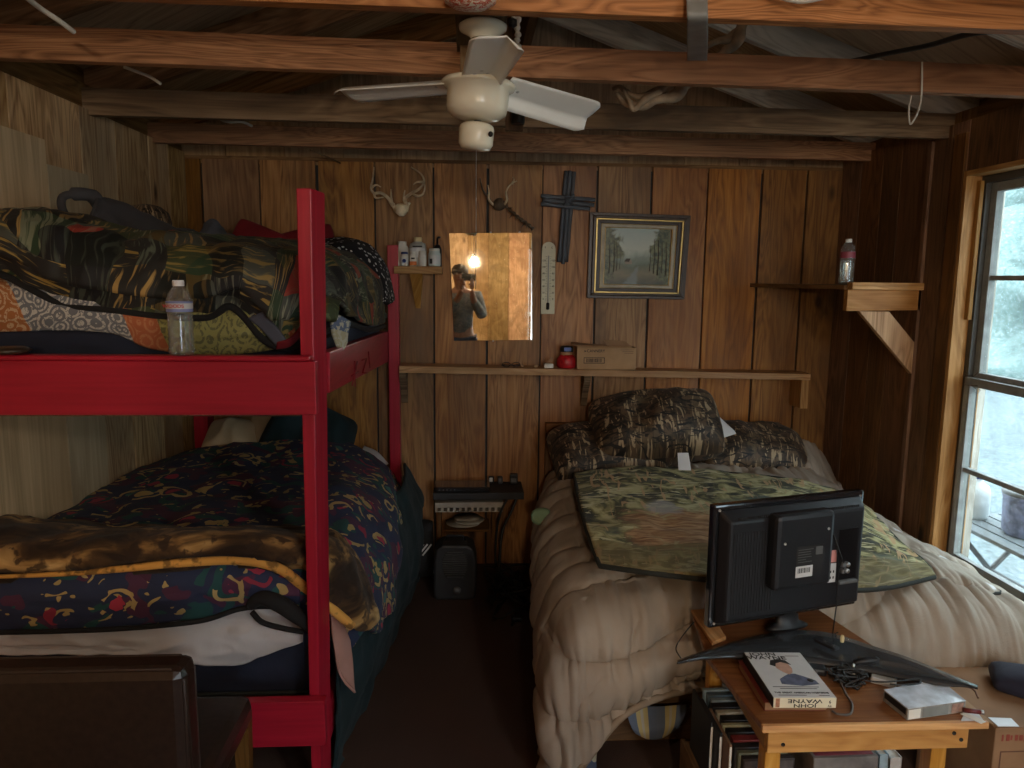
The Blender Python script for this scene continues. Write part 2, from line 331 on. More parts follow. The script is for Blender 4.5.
    def build(s, name, mat, parent=None, bevel=0, solid=0, sub=0, local=False, smooth=False, soff=-1):
        bmesh.ops.recalc_face_normals(s.bm, faces=s.bm.faces[:])
        if solid and s.bm.faces:      # open sheets: face normals up
            up = sum(f.normal.z + -.2*f.normal.y for f in s.bm.faces)
            if up < 0: bmesh.ops.reverse_faces(s.bm, faces=s.bm.faces[:])
        me = bpy.data.meshes.new(name); o = bpy.data.objects.new(name, me); C.objects.link(o)
        if smooth:
            for f in s.bm.faces: f.smooth = True
        if parent:
            o.parent = parent
            if not local:
                root = parent
                while root.parent: root = root.parent
                for v in s.bm.verts: v.co -= root.location
        elif not local and s.bm.verts:
            xs = [v.co.x for v in s.bm.verts]; ys = [v.co.y for v in s.bm.verts]; zs = [v.co.z for v in s.bm.verts]
            b = Vector(((min(xs)+max(xs))/2, (min(ys)+max(ys))/2, min(zs)))
            for v in s.bm.verts: v.co -= b
            o.location = b
        s.bm.to_mesh(me); s.bm.free(); me.materials.append(mat)
        if solid: md = o.modifiers.new('thickness', 'SOLIDIFY'); md.thickness = solid; md.offset = soff
        if bevel: md = o.modifiers.new('bevel', 'BEVEL'); md.width = bevel; md.segments = 2; md.limit_method = 'ANGLE'; md.angle_limit = R_(40)
        if sub: md = o.modifiers.new('subdivision', 'SUBSURF'); md.levels = md.render_levels = sub
        return o
def thing(name, label, cat, loc, rz=0, group=None):
    o = bpy.data.objects.new(name, None); C.objects.link(o); o.location = loc; o.rotation_euler = (0, 0, rz); o.empty_display_size = .05
    o['label'] = label; o['category'] = cat
    if group: o['group'] = group
    return o
def tag(o, label, cat, group=None, kind=None):
    o['label'] = label; o['category'] = cat
    if group: o['group'] = group
    if kind: o['kind'] = kind
    return o
def struct(o, label=None):
    o['kind'] = 'structure'
    if label: o['label'] = label
    return o
def dup(root, loc, label, rz=None):
    r = root.copy(); C.objects.link(r); r.location = loc; r['label'] = label
    if rz is not None: r.rotation_euler = (0, 0, rz)
    for ch in list(root.children):
        c = ch.copy(); C.objects.link(c); c.parent = r
        for g in ch.children: d = g.copy(); C.objects.link(d); d.parent = c
    return r
def cr(p0, p1, p2, p3, t): return .5*((2*p1) + (p2-p0)*t + (2*p0-5*p1+4*p2-p3)*t*t + (3*p1-p0-3*p2+p3)*t**3)
def spline(pts, n):
    pts = [Vector(p) for p in pts]; k = len(pts)-1; out = []
    for i in range(n+1):
        f = i/n*k; j = min(int(f), k-1); t = f-j
        out.append(cr(pts[max(j-1, 0)] if j else pts[0]*2-pts[1], pts[j], pts[j+1], pts[j+2] if j+2 <= k else pts[k]*2-pts[k-1], t))
    return out
def surf(rows, nu, nv):
    """rows of 3-D control points -> dense grid (nv+1 x nu+1)"""
    a = [spline(r, nu) for r in rows]; cols = [spline([r[j] for r in a], nv) for j in range(nu+1)]
    return [[cols[j][i] for j in range(nu+1)] for i in range(nv+1)]
def sheet(name, rows, mat, parent=None, nu=60, nv=40, amp=.01, sc=4, amp2=.003, sc2=14, thick=.012, fn=None, seed=0, uvo=(0, 0), ridge=0, rsc=(3,3,3)):
    rows = [[p if isinstance(p, Vector) else (P(p[0], p[1], y=p[2]) if abs(p[0]) > 6 or abs(p[1]) > 6 else Vector(p)) for p in r] for r in rows]
    g = surf(rows, nu, nv)
    def w(i, j): return g[min(max(i,0),nv)][min(max(j,0),nu)]
    L = [sum((w(nv//2, j+1)-w(nv//2, j)).length for j in range(k)) for k in range(nu+1)]
    V = [sum((w(i+1, nu//2)-w(i, nu//2)).length for i in range(k)) for k in range(nv+1)]
    out = []; uvs = []; sd = Vector((seed*3.1, seed*1.7, seed*2.3))
    for i in range(nv+1):
        ro = []; ru = []
        for j in range(nu+1):
            p = g[i][j]; n = (w(i, j+1)-w(i, j-1)).cross(w(i+1, j)-w(i-1, j)); n = n.normalized() if n.length > 1e-9 else Vector((0,0,1))
            if n.z < 0 and abs(n.z) > .15 or (abs(n.z) <= .15 and n.y > 0): n = -n
            d = amp*noise.fractal(p*sc+sd, 1, 2, 3) + amp2*noise.noise(p*sc2+sd)
            if ridge:
                q = Vector((p.x*rsc[0], p.y*rsc[1], p.z*rsc[2]))+sd; d += ridge*(1-2*abs(noise.noise(q + noise.noise_vector(q*.7)*.5)))
            if fn: d += fn(i/nv, j/nu, p)
            q_ = p+n*d; q_.x = min(max(q_.x, XL+.012), XR-.012) if p.z < 2 else q_.x; q_.y = min(q_.y, YB-.012); ro.append(q_); ru.append((L[j]+uvo[0], V[i]+uvo[1]))
        out.append(ro); uvs.append(ru)
    b = MB(); b.grid(out, uvs); o = b.build(name, mat, parent, solid=thick, soff=0)
    return o
def pillow(name, c, sx, sy, sz, mat, rot=(0,0,0), parent=None, amp=.012, seed=1, n=34, sub=0, wr=.014, rnd=.15):
    """plump rectangular pillow: pinched corners, wrinkled"""
    e = Matrix.Rotation(rot[2], 3, 'Z') @ Matrix.Rotation(rot[1], 3, 'Y') @ Matrix.Rotation(rot[0], 3, 'X'); c = Vector(c); b = MB(); sd = Vector((seed*2.1, seed, -seed))
    for sgn in (1, -1):
        rows = []; uvs = []
        for i in range(n+1):
            r = []; u_ = []
            for j in range(n+1):
                u = -1+2*j/n; v = -1+2*i/n; f = max(0, (1-abs(u)**2.6))**.48*max(0, (1-abs(v)**2.6))**.48
                k = 1-.10*(1-abs(u)**2)*abs(v)**3; k2 = 1-.10*(1-abs(v)**2)*abs(u)**3
                cn = 1-rnd*(u*u*v*v)**1.2; x = u*sx/2*k2*cn; y = v*sy/2*k*cn; q = Vector((x, y, sgn*f*sz/2))
                d = f*(amp*2*noise.noise(q*7+sd) + wr*(1-2*abs(noise.noise(Vector((q.x*9, q.y*5, q.z*4))+sd))))
                q += Vector((0, 0, sgn*d)); r.append(c+e@q); u_.append((x+seed, y+sgn*.7))
            rows.append(r); uvs.append(u_)
        b.grid(rows, uvs)
    bmesh.ops.remove_doubles(b.bm, verts=b.bm.verts[:], dist=.0008)
    return b.build(name, mat, parent, smooth=True)
def text(s, size, mat, name, parent, loc, rot, extr=.0004, align='CENTER', local=False, sx=1):
    cu = bpy.data.curves.new('t', 'FONT'); cu.body = s; cu.size = size; cu.extrude = extr; cu.align_x = align; cu.align_y = 'CENTER'; cu.offset = size*.012
    o = bpy.data.objects.new('t', cu); C.objects.link(o); dg = bpy.context.evaluated_depsgraph_get(); me = bpy.data.meshes.new_from_object(o.evaluated_get(dg))
    bpy.data.objects.remove(o); me.name = name; q = bpy.data.objects.new(name, me); C.objects.link(q)
    root = parent
    while root.parent: root = root.parent
    mx = Matrix.Translation(Vector(loc)-(Vector((0,0,0)) if local else root.location)) @ rot.to_4x4() @ Matrix.Diagonal((sx, 1, 1, 1))
    me.transform(mx); me.materials.clear(); me.materials.append(mat); q.parent = parent; return q
RX = lambda a: Matrix.Rotation(R_(a), 3, 'X')
RY = lambda a: Matrix.Rotation(R_(a), 3, 'Y')
RZ = lambda a: Matrix.Rotation(R_(a), 3, 'Z')
FRONT = RX(90)     # text in the xz plane, read from -y
# ================================================================ THE SETTING
b = MB(); b.box(XL-.3, XR+.3, YF-.1, YB+.1, -.06, 0); struct(b.build('floor', CARPET))
# back wall of upright planks
ex = [P(px, 300, y=YB).x for px in (183, 207, 264, 320, 376, 434, 487, 541, 595, 648, 703, 756, 800)] + [XR+.02]; ex[0] = XL-.02
b = MB(); tn = [.25,.55,.6,.5,.45,.75,.6,.85,.42,.9,.8,.5,.35]
for i in range(len(ex)-1):
    b.tint(tn[i]); lean = .004*random.uniform(-1, 1)
    gp = .0055; b.hexa([(ex[i]+gp,YB,-.02),(ex[i+1]-gp,YB,-.02),(ex[i+1]-gp,YB+.02,-.02),(ex[i]+gp,YB+.02,-.02),(ex[i]+gp+lean,YB,ZC),(ex[i+1]-gp+lean,YB,ZC),(ex[i+1]-gp+lean,YB+.02,ZC),(ex[i]+gp+lean,YB+.02,ZC)], 2)
struct(b.build('wall_back', WALLW, bevel=.0015))
b = MB(); b.box(XL-.1, XR+.1, YB+.022, YB+.05, -.02, ZC-.02); b.build('wall_back_sheathing', BLKM)['kind'] = 'structure'
# gable above the back wall, set back behind the plate
b = MB(); b.tint(.4)
for i in range(12):
    x0 = XL-.1+i*.3; b.tint(random.uniform(.3, .55)); b.box(x0, x0+.297, YB+.02, YB+.035, ZC-.03, 3.1, L=2)
b.tint(.2); b.box(XL-.3, XR+.3, YB+.036, YB+.06, ZC-.05, 3.2)
struct(b.build('trim_1', PLY), 'dark plywood gable boarding above the back wall')
b = MB(); b.tint(.2); b.box(XL, XR, YB-.001, YB+.06, ZC-.012, ZC+.006); struct(b.build('trim_2', RAFT), 'dark top plate of the back wall')
# left wall
def yz_planks(x0, x1, ys, z0, z1, b, tints):
    for i in range(len(ys)-1): b.tint(tints[i % len(tints)]); b.box(x0, x1, ys[i]+.003, ys[i+1]-.003, z0, z1, L=2)
b = MB(); ys = [YF, -2.2, -1.8, -1.4, -1, -.6, -.2, .2, .6, 1.0, 1.4, 1.8, 2.2]; ys2 = [2.2, 2.52, 2.96, 3.24, 3.56, 3.79, YB]
yz_planks(XL-.02, XL, ys, -.02, ZC+.02, b, [.7,.5,.8,.6]); yz_planks(XL-.02, XL, ys2, -.02, ZC+.02, b, [.8,.9,.55,.6,.75,.4])
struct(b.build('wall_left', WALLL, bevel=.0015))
b = MB(); b.tint(.9); b.box(XL, XL+.008, .6, 2.70, .3, 2.05, L=2); b.tint(.55); b.box(XL, XL+.008, 2.705, 2.98, .3, 1.97, L=2); struct(b.build('trim_3', SHEET), 'pale plywood panel fixed low on the left wall')
b = MB(); b.tint(.1); b.box(XL-.06, XL-.021, YF, YB+.1, -.1, ZC+.12); b.build('wall_left_sheathing', RAFT)['kind'] = 'structure'
# right wall with two openings
OY0, OY1, OZ0, OZ1 = 1.95, 2.975, .40, 2.045
b = MB(); rt = [.7,.45,.6,.35,.5,.55,.4]
ysr = [2.975, 3.08, 3.22, 3.44, 3.60, 3.80, YB]
yz_planks(XR, XR+.02, ysr, -.02, ZC+.05, b, rt)
yz_planks(XR, XR+.02, [OY0, 2.2, 2.45, 2.7, OY1], OZ1, ZC+.05, b, rt); yz_planks(XR, XR+.02, [OY0, 2.2, 2.45, 2.7, OY1], -.02, OZ0, b, rt)
yz_planks(XR, XR+.02, [1.1, 1.4, 1.7, OY0], -.02, ZC+.05, b, rt)
yz_planks(XR, XR+.02, [.1, .35, .6, .85, 1.1], 2.0, ZC+.05, b, rt); yz_planks(XR, XR+.02, [.1, .35, .6, .85, 1.1], -.02, .5, b, rt)
yz_planks(XR, XR+.02, [YF+i*.3 for i in range(9)]+[.1], -.02, ZC+.05, b, rt)
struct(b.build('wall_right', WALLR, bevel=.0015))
b = MB(); b.tint(.1)
for y0, y1, z0, z1 in ((YF, .1, -.1, 2.3), (.1, 1.1, -.1, .5), (.1, 1.1, 2.0, 2.3), (1.1, OY0, -.1, 2.3), (OY0, OY1, -.1, OZ0), (OY0, OY1, OZ1, 2.3), (OY1, YB+.1, -.1, 2.3)): b.box(XR+.021, XR+.14, y0, y1, z0, z1)
b.build('wall_right_sheathing', RAFT)['kind'] = 'structure'
b = MB(); b.tint(.65); b.box(XR-.010, XR+.13, 2.955, 2.975, OZ0, OZ1+.0, L=2); b.tint(.5); b.box(XR-.010, XR+.13, OY0, 2.955, OZ1-.02, OZ1, L=1); b.tint(.5); b.box(XR-.02, XR+.13, OY0, 2.975, OZ0-.02, OZ0, L=1); b.tint(.5); b.box(XR-.01, XR+.13, OY0, OY0+.02, OZ0, OZ1, L=2)
b.tint(.4); b.box(XR+.035, XR+.05, 2.93, 2.955, 1.45, OZ1-.04, L=2)
struct(b.build('trim_4', PINE), 'bright pine jamb and lintel around the right window')
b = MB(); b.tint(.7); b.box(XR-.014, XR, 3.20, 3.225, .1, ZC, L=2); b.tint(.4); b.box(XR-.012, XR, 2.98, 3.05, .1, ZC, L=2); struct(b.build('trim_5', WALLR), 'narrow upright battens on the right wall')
# window 1 : two sashes, one above the other, each with a cross bar
def window(name, y0, y1, z0, z1, zm, bars, xo):
    f = MB()
    for (a0, a1, c0, c1) in ((y0, y0+.03, z0, z1), (y1-.03, y1, z0, z1), (y0+.03, y1-.03, z0, z0+.03), (y0+.03, y1-.03, z1-.03, z1)): f.tint(.5).box(xo, xo+.05, a0, a1, c0, c1)
    w = struct(f.build(name, WIND, bevel=.002))
    for lo, hi, dx in ((z0+.03, zm, -.012), (zm-.015, z1-.03, .022)):
        s = MB()
        for (a0, a1, c0, c1) in ((y0+.03, y0+.065, lo, hi), (y1-.065, y1-.03, lo, hi), (y0+.065, y1-.065, lo, lo+.035), (y0+.065, y1-.065, hi-.035, hi)): s.box(xo+dx, xo+dx+.03, a0, a1, c0, c1)
        for zb in bars:
            if lo < zb < hi: s.box(xo+dx+.004, xo+dx+.026, y0+.065, y1-.065, zb-.010, zb+.010)
        so = s.build('window_sash', WINF, bevel=.002); so.parent = w; so.location -= w.location
        g = MB(); g.box(xo+dx+.013, xo+dx+.016, y0+.05, y1-.05, lo+.02, hi-.02); go = g.build('window_glass', WGLASS); go.parent = w; go.location -= w.location
    return w
window('window_1', OY0+.02, 2.955, OZ0, OZ1-.02, 1.215, (.83, 1.62), XR+.055)
window('window_2', .1, 1.1, .5, 2.0, 1.2, (.85, 1.6), XR+.08)
# the wall behind the camera, a door standing open to daylight and a window
b = MB(); xs = [XL+i*.288 for i in range(13)]; b.tint(.5)
for i in range(12):
    x0, x1 = xs[i], xs[i+1]; b.tint(random.random())
    segs = [(-.02, 2.9)]
    if .85 < (x0+x1)/2 < 1.75: segs = [(2.02, 2.9)]
    for z0, z1 in segs: b.box(x0+.003, x1-.003, YF-.02, YF, z0, z1, L=2)
struct(b.build('wall_front', wood('honey_plank', (.30,.15,.05), (.58,.36,.16), (.72,.50,.27), .6)))
b = MB(); b.tint(.1)
b.box(XL-.1, .845, YF-.06, YF-.021, -.1, 2.95); b.box(1.722, XR+.1, YF-.06, YF-.021, -.1, 2.95); b.box(.845, 1.722, YF-.06, YF-.021, 2.02, 2.95)
b.build('wall_front_sheathing', RAFT)['kind'] = 'structure'
b = MB(); b.tint(.5); b.box(.86, .90, YF-.9, YF-.03, 0, 2.0, L=2); d = struct(b.build('door_1', PINE, bevel=.004))
b = MB(); b.lathe([(.0,0),(.028,.0),(.03,.02),(.012,.035),(.012,.06)], (.90, YF-.85, 1.0), 16, RY(90)); k = b.build('door_handle', STEEL); k.parent = d; k.location -= d.location
# roof: two plywood slopes, joists, rafters
XM = (XL+XR)/2; SL = .35; zr = lambda x: 2.29 + SL*((x-XL) if x < XM else (XR-x))
b = MB()
for sgn in (0, 1):
    for k in range(6):
        y0 = YF-.15 + k*1.22; b.tint(random.uniform(.35, .75))
        for (xa, xb) in (((XL-.35, XL+.75), (XL+.754, XM)) if sgn == 0 else ((XM, XR-.754), (XR-.75, XR+.35))):
            ft = lambda x: 2.29+.125 + SL*((x-XL) if sgn == 0 else (XR-x))
            b.hexa([(xa,y0,ft(xa)),(xb,y0,ft(xb)),(xb,y0+1.216,ft(xb)),(xa,y0+1.216,ft(xa)),(xa,y0,ft(xa)+.02),(xb,y0,ft(xb)+.02),(xb,y0+1.216,ft(xb)+.02),(xa,y0+1.216,ft(xa)+.02)], 0)
struct(b.build('ceiling', PLY))
b = MB(); b.tint(.1); b.box(XL-.12, XL-.061, YF, YB+.1, 2.15, 2.46); b.box(XR+.14, XR+.2, YF, YB+.1, 2.15, 2.46); b.box(XL-.4, XR+.4, YF-.08, YF-.06, 2.0, 3.2); b.box(XL-.4, XR+.4, YB+.06, YB+.09, 2.0, 3.2)
b.build('eave_blocking', RAFT)['kind'] = 'structure'
b = MB(); b.tint(.1)
for sgn in (0, 1):
    ft = lambda x: 2.29+.15 + SL*((x-XL) if sgn == 0 else (XR-x)); xa, xb = (XL-.4, XM) if sgn == 0 else (XM, XR+.4)
    b.hexa([(xa,YF-.3,ft(xa)),(xb,YF-.3,ft(xb)),(xb,YB+.3,ft(xb)),(xa,YB+.3,ft(xa)),(xa,YF-.3,ft(xa)+.03),(xb,YF-.3,ft(xb)+.03),(xb,YB+.3,ft(xb)+.03),(xa,YB+.3,ft(xa)+.03)], 0)
b.build('ceiling_roofing', RAFT)['kind'] = 'structure'
JO = [  # left (x,y,z bottom), right, height, material, label
 ((XL, 1.77, 2.2), (XR, 1.83, 2.2), .14, BEAM, 'nearest ceiling joist, crossing the very top of the view above the fan', .75),
 ((XL, 2.29, 2.2), (XR, 2.43, 2.2), .092, BEAM, 'orange pine ceiling joist behind the fan, with a cord loop hanging from it', .7),
 ((XL, 3.05, 2.2), (XR, 3.13, 2.2), .10, OLD, 'dull brown ceiling joist level with the fan blades, third from the camera', .45),
 ((XL, 3.63, 2.2), (XR, 3.74, 2.2), .089, BEAM, 'knotty ceiling joist closest to the back wall', .55)]
for a, c, hh, mt, lb, tt in JO:
    b = MB(); b.tint(tt); b.bar(Vector(a)+Vector((-.06,0,hh/2)), Vector(c)+Vector((.06,0,hh/2)), .038, hh); tag(b.build('ceiling_joist', mt, bevel=.002), lb, 'beam', 'ceiling joists')
for k in range(6):
    b = MB(); b.tint(random.random()); yy = 1.17-k*.62; b.bar((XL-.06, yy, 2.26), (XR+.06, yy, 2.26), .038, .12); tag(b.build('ceiling_joist', BEAM), 'ceiling joist behind the camera, out of the view', 'beam', 'joists behind the camera')
for yy, nm in ((1.73,'over the nearest joist'), (2.42,'over the joist with the cord loop'), (3.16,'over the dull third joist'), (3.80,'over the joist closest to the back wall')):
    for sgn in (0, 1):
        b = MB(); b.tint(random.uniform(.3, .9)); xa, xb = (XL-.2, XM) if sgn == 0 else (XR+.2, XM)
        f = lambda x: 2.29+.055+SL*((x-XL) if sgn == 0 else (XR-x)); b.bar((xa, yy, f(xa)), (xb, yy, f(xb)), .038, .13, up=(0,0,1))
        tag(b.build('rafter', GREYW if sgn else RAFT, bevel=.002), ('grey weathered rafter rising from the right wall ' if sgn else 'dark brown rafter rising from the left wall ')+nm, 'rafter', 'roof rafters')
b = MB(); b.tint(.3); b.box(XM-.02, XM+.02, YF, YB, 2.72, 2.99, L=1); tag(b.build('ridge_board', RAFT), 'dark ridge board along the roof peak above the joists', 'beam')
# ---------------------------------------------------------------- outdoors
def ground():
    h = M('gravel_ground'); n = h.noise(h.obj, 22, 8, .5, .8); f = h.vor(h.obj, 30, 0)
    return h.out(h.mix(h.math('MULTIPLY', f, .7), h.ramp(n, [(.38,(.09,.12,.13)), (.60,(.28,.32,.33))]), (.08,.11,.12)), .9, bump=n, bstr=.5)
def bankm():
    h = M('hillside_scrub'); n = h.noise(h.obj, 14, 8, .6, .8); f = h.vor(h.obj, 16, 0)
    return h.out(h.mix(h.math('MULTIPLY', f, .8), h.ramp(n, [(.38,(.10,.15,.14)), (.52,(.20,.27,.26)), (.62,(.38,.43,.43))]), (.12,.18,.17)), .9, bump=n, bstr=.6)
rows = []; uvs = []
for i in range(61):
    r = []; u = []
    for j in range(61):
        x = XR+.15+j*.3; y = -12+i*.55; z = -.28 + .04*noise.noise(Vector((x, y, 0))) + (max(0, x-6.5)*.12)
        r.append(Vector((x, y, z))); u.append((x, y))
    rows.append(r); uvs.append(u)
b = MB(); b.grid(rows, uvs); o = b.build('ground_outside', ground()); o['kind'] = 'structure'
rows = []; uvs = []
for i in range(90):
    r = []; u = []
    for j in range(50):
        x = 8.5+j*.14+.9*noise.fractal(Vector((i*.25, j*.25, 1)), 1, 2, 4); y = -10+i*.32; z = -.2+j*.16+.35*noise.fractal(Vector((i*.3, j*.3, 5)), 1, 2, 4)
        r.append(Vector((x, y, z))); u.append((i*.3, j*.2))
    rows.append(r); uvs.append(u)
b = MB(); b.grid(rows, uvs); tag(b.build('hillside', bankm()), 'pale scrubby hillside seen through the upper window panes', 'hillside')
b = MB(); b.box(XR+.15-6, XR+.15, YF-12, YF-.06, -.32, -.28); b.build('yard_behind', ground())['kind'] = 'structure'
# porch step strip under the eaves, outdoor table, cooler, jug
ctr = P(1003, 545, x=2.85)
t = thing('patio_table', 'small dark metal folding table on the gravel outside the window', 'table', (2.85, ctr.y, -.27))
tz = P(985, 527, x=2.72).z
b = MB()
for k in range(7): b.box(2.62+k*.085, 2.69+k*.085, ctr.y-.75, ctr.y+.20, tz-.02, tz)
b.build('tabletop', plain('weathered_metal', (.16,.18,.19), .6), t)
b = MB()
for yy in (ctr.y-.68, ctr.y+.14):
    b.tube([(2.64, yy, tz-.02), (3.16, yy, -.27)], .014); b.tube([(3.16, yy, tz-.02), (2.64, yy, -.27)], .014)
b.tube([(2.9, ctr.y-.68, (tz-.28)/2), (2.9, ctr.y+.14, (tz-.28)/2)], .010)
b.build('folding_legs', GREYP, t)
q = P(1013, 548, x=2.8)
t = thing('cooler_box', 'dark printed tub standing on the table outside the window', 'box', (2.84, q.y-.02, tz+.002))
b = MB(); b.lathe([(.09,0),(.105,.02),(.112,.19),(.118,.20),(.118,.212)], (2.84, q.y-.02, tz+.002), 28); b.build('tub', plain('tub_print', (.20,.22,.33), .5, .5, 30), t)
b = MB(); b.lathe([(.120,.212),(.120,.226),(.10,.232),(0,.232)], (2.84, q.y-.02, tz+.002), 28, cap=False); b.build('lid', GREYP, t)
q = P(981, 500, x=2.8)
t = thing('water_jug', 'pale plastic jug standing on the table outside, at the left of the panes', 'jug', (2.78, q.y, tz))
b = MB(); b.lathe([(.05,0),(.06,.02),(.06,.14),(.05,.18),(.02,.205),(.02,.22)], (2.78, q.y, tz), 20); b.build('body', plain('frosted', (.75,.8,.8), .4), t)
b = MB(); b.lathe([(.024,.22),(.024,.24),(0,.24)], (2.78, q.y, tz), 16, cap=False); b.build('cap', BLUEP, t)
b = MB(); b.tint(.4); b.bar((2.45, 3.7, 2.10), (2.45, 1.0, 2.10), .05, .14); tag(b.build('eave_board', OLD), 'dark weathered eave board outside above the window', 'board')
b = MB(); b.tint(.6); b.box(2.50, 2.57, 3.50, 3.57, -.3, 2.05, L=2); tag(b.build('porch_post', GREYW), 'pale porch post just outside the left edge of the window', 'post')
# ================================================================ BUNK BED
bk = thing('bunk_bed', 'red painted wooden bunk bed along the left wall, head at the back wall', 'bunk bed', (-.93, 3.0, 0))
def post(c4, z1, z0=0, name='post'):
    b = MB(); b.hexa([(x, y, z0) for x, y in c4]+[(x, y, z1) for x, y in c4], 2); return b.build(name, RED, bk, bevel=.003)
fp = lambda px, py, y: tuple(P(px, py, y=y))
b = MB(); q_ = [P(311, 768, y=1.99), P(320, 768, y=1.99), P(331, 768, y=2.07)]; u_ = [P(296, 188, y=1.99), P(311, 188, y=1.99), P(325, 193, y=2.07)]
b.hexa([(q_[0].x,1.99,0),(q_[1].x,1.99,0),(q_[2].x,2.07,0),(q_[0].x,2.07,0),tuple(u_[0]),tuple(u_[1]),tuple(u_[2]),(u_[0].x,2.07,u_[2].z)], 2); b.build('post', RED, bk, bevel=.003)
pr = P(387, 245, y=3.92), P(398, 245, y=3.92); post([(pr[0].x, 3.92), (pr[1].x, 3.92), (pr[1].x, 3.985), (pr[0].x, 3.985)], pr[0].z)
post([(XL+.012, 3.90), (-1.365, 3.90), (-1.365, 3.985), (XL+.012, 3.985)], 1.75)
post([(XL+.012, 1.99), (-1.37, 1.99), (-1.37, 2.07), (XL+.012, 2.07)], 1.75)
b = MB(); rz0, rz1, rx = P(200, 415, y=1.955).z, P(200, 361, y=1.955).z, P(316, 390, y=1.955).x; b.box(XL+.012, rx, 1.955, 1.989, rz0, rz1, L=0); b.build('side_rail', RED, bk, bevel=.003)
b = MB(); b.box(XL+.012, rx-.012, 1.945, 1.988, rz1+.001, rz1+.014, L=0); b.build('rail_cap', RED, bk, bevel=.004)
f0, f1, g0, g1 = P(330, 352, y=2.08), P(330, 393, y=2.08), P(388, 331, y=3.92), P(388, 362, y=3.92)
b = MB(); dx = .035
b.hexa([(f1.x-dx,f1.y,f1.z), f1, g1, (g1.x-dx,g1.y,g1.z), (f0.x-dx,f0.y,f0.z), f0, g0, (g0.x-dx,g0.y,g0.z)], 1); rail = b.build('end_rail', RED, bk, bevel=.003)
# the carved cross and letter on the end rail
GROOVE = plain('dark_red_groove', (.24,.008,.016), .6); mdp = lambda t, z: Vector((f0.x+(g0.x-f0.x)*(t-.14)+.0015, f0.y+(g0.y-f0.y)*(t-.14), z+.01))
for pa, pb in (((.36,1.26),(.46,1.25)), ((.41,1.30),(.41,1.21)), ((.37,1.225),(.45,1.29)), ((.52,1.28),(.60,1.27)), ((.60,1.27),(.53,1.23)), ((.53,1.23),(.61,1.21)), ((.64,1.29),(.66,1.22))): b = MB(); b.tube([mdp(*pa), mdp(*pb)], .0025, 6); b.build('carving', GROOVE, rail)
b = MB(); z = .19; b.box(XL+.012, rx, 1.955, 1.989, P(250, 748, y=1.955).z, P(250, 703, y=1.955).z, L=0); b.build('side_rail', RED, bk, bevel=.003)
b = MB(); b.box(-.445, -.420, 2.08, 3.92, .19, .31, L=1); b.build('end_rail', RED, bk, bevel=.003)
b = MB(); b.box(XL+.02, -.452, 1.995, 3.95, 1.225, 1.255, L=1); b.build('mattress_board', DWOOD, bk)
b = MB(); b.box(XL+.02, -.455, 2.11, 3.95, .30, .33, L=1); b.build('mattress_board', DWOOD, bk)
def mattress(x0, x1, y0, y1, z0, z1, mat, label, n='mattress'):
    t = thing(n, label, 'mattress', ((x0+x1)/2, (y0+y1)/2, z0)); b = MB(); b.box(x0, x1, y0, y1, z0, z1); b.build('body', mat, t, bevel=.03)
    b = MB(); rr = .006
    for z in (z0+.02, z1-.02): b.tube([(x0+.01,y0-.002,z),(x1-.01,y0-.002,z),(x1+.001,y0+.01,z),(x1+.001,y1-.01,z)], rr, 6)
    b.build('piping', TRIMD, t); return t
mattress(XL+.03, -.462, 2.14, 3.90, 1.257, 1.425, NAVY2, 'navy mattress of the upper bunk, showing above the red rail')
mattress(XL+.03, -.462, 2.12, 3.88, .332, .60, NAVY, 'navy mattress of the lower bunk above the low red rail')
sh = sheet('dark_sheet', [[(-30,356,2.137),(60,356,2.137),(150,356,2.137),(240,356,2.137),(300,356,2.137)], [(-30,333,2.132),(60,332,2.132),(150,333,2.132),(240,335,2.132),(300,338,2.132)], [(-30,327,2.22),(60,326,2.22),(150,328,2.22),(240,329,2.22),(300,332,2.22)]], NAVY, nu=40, nv=12, amp=.004, thick=.003)
tag(sh, 'black sheet tucked over the front edge of the upper mattress', 'sheet')
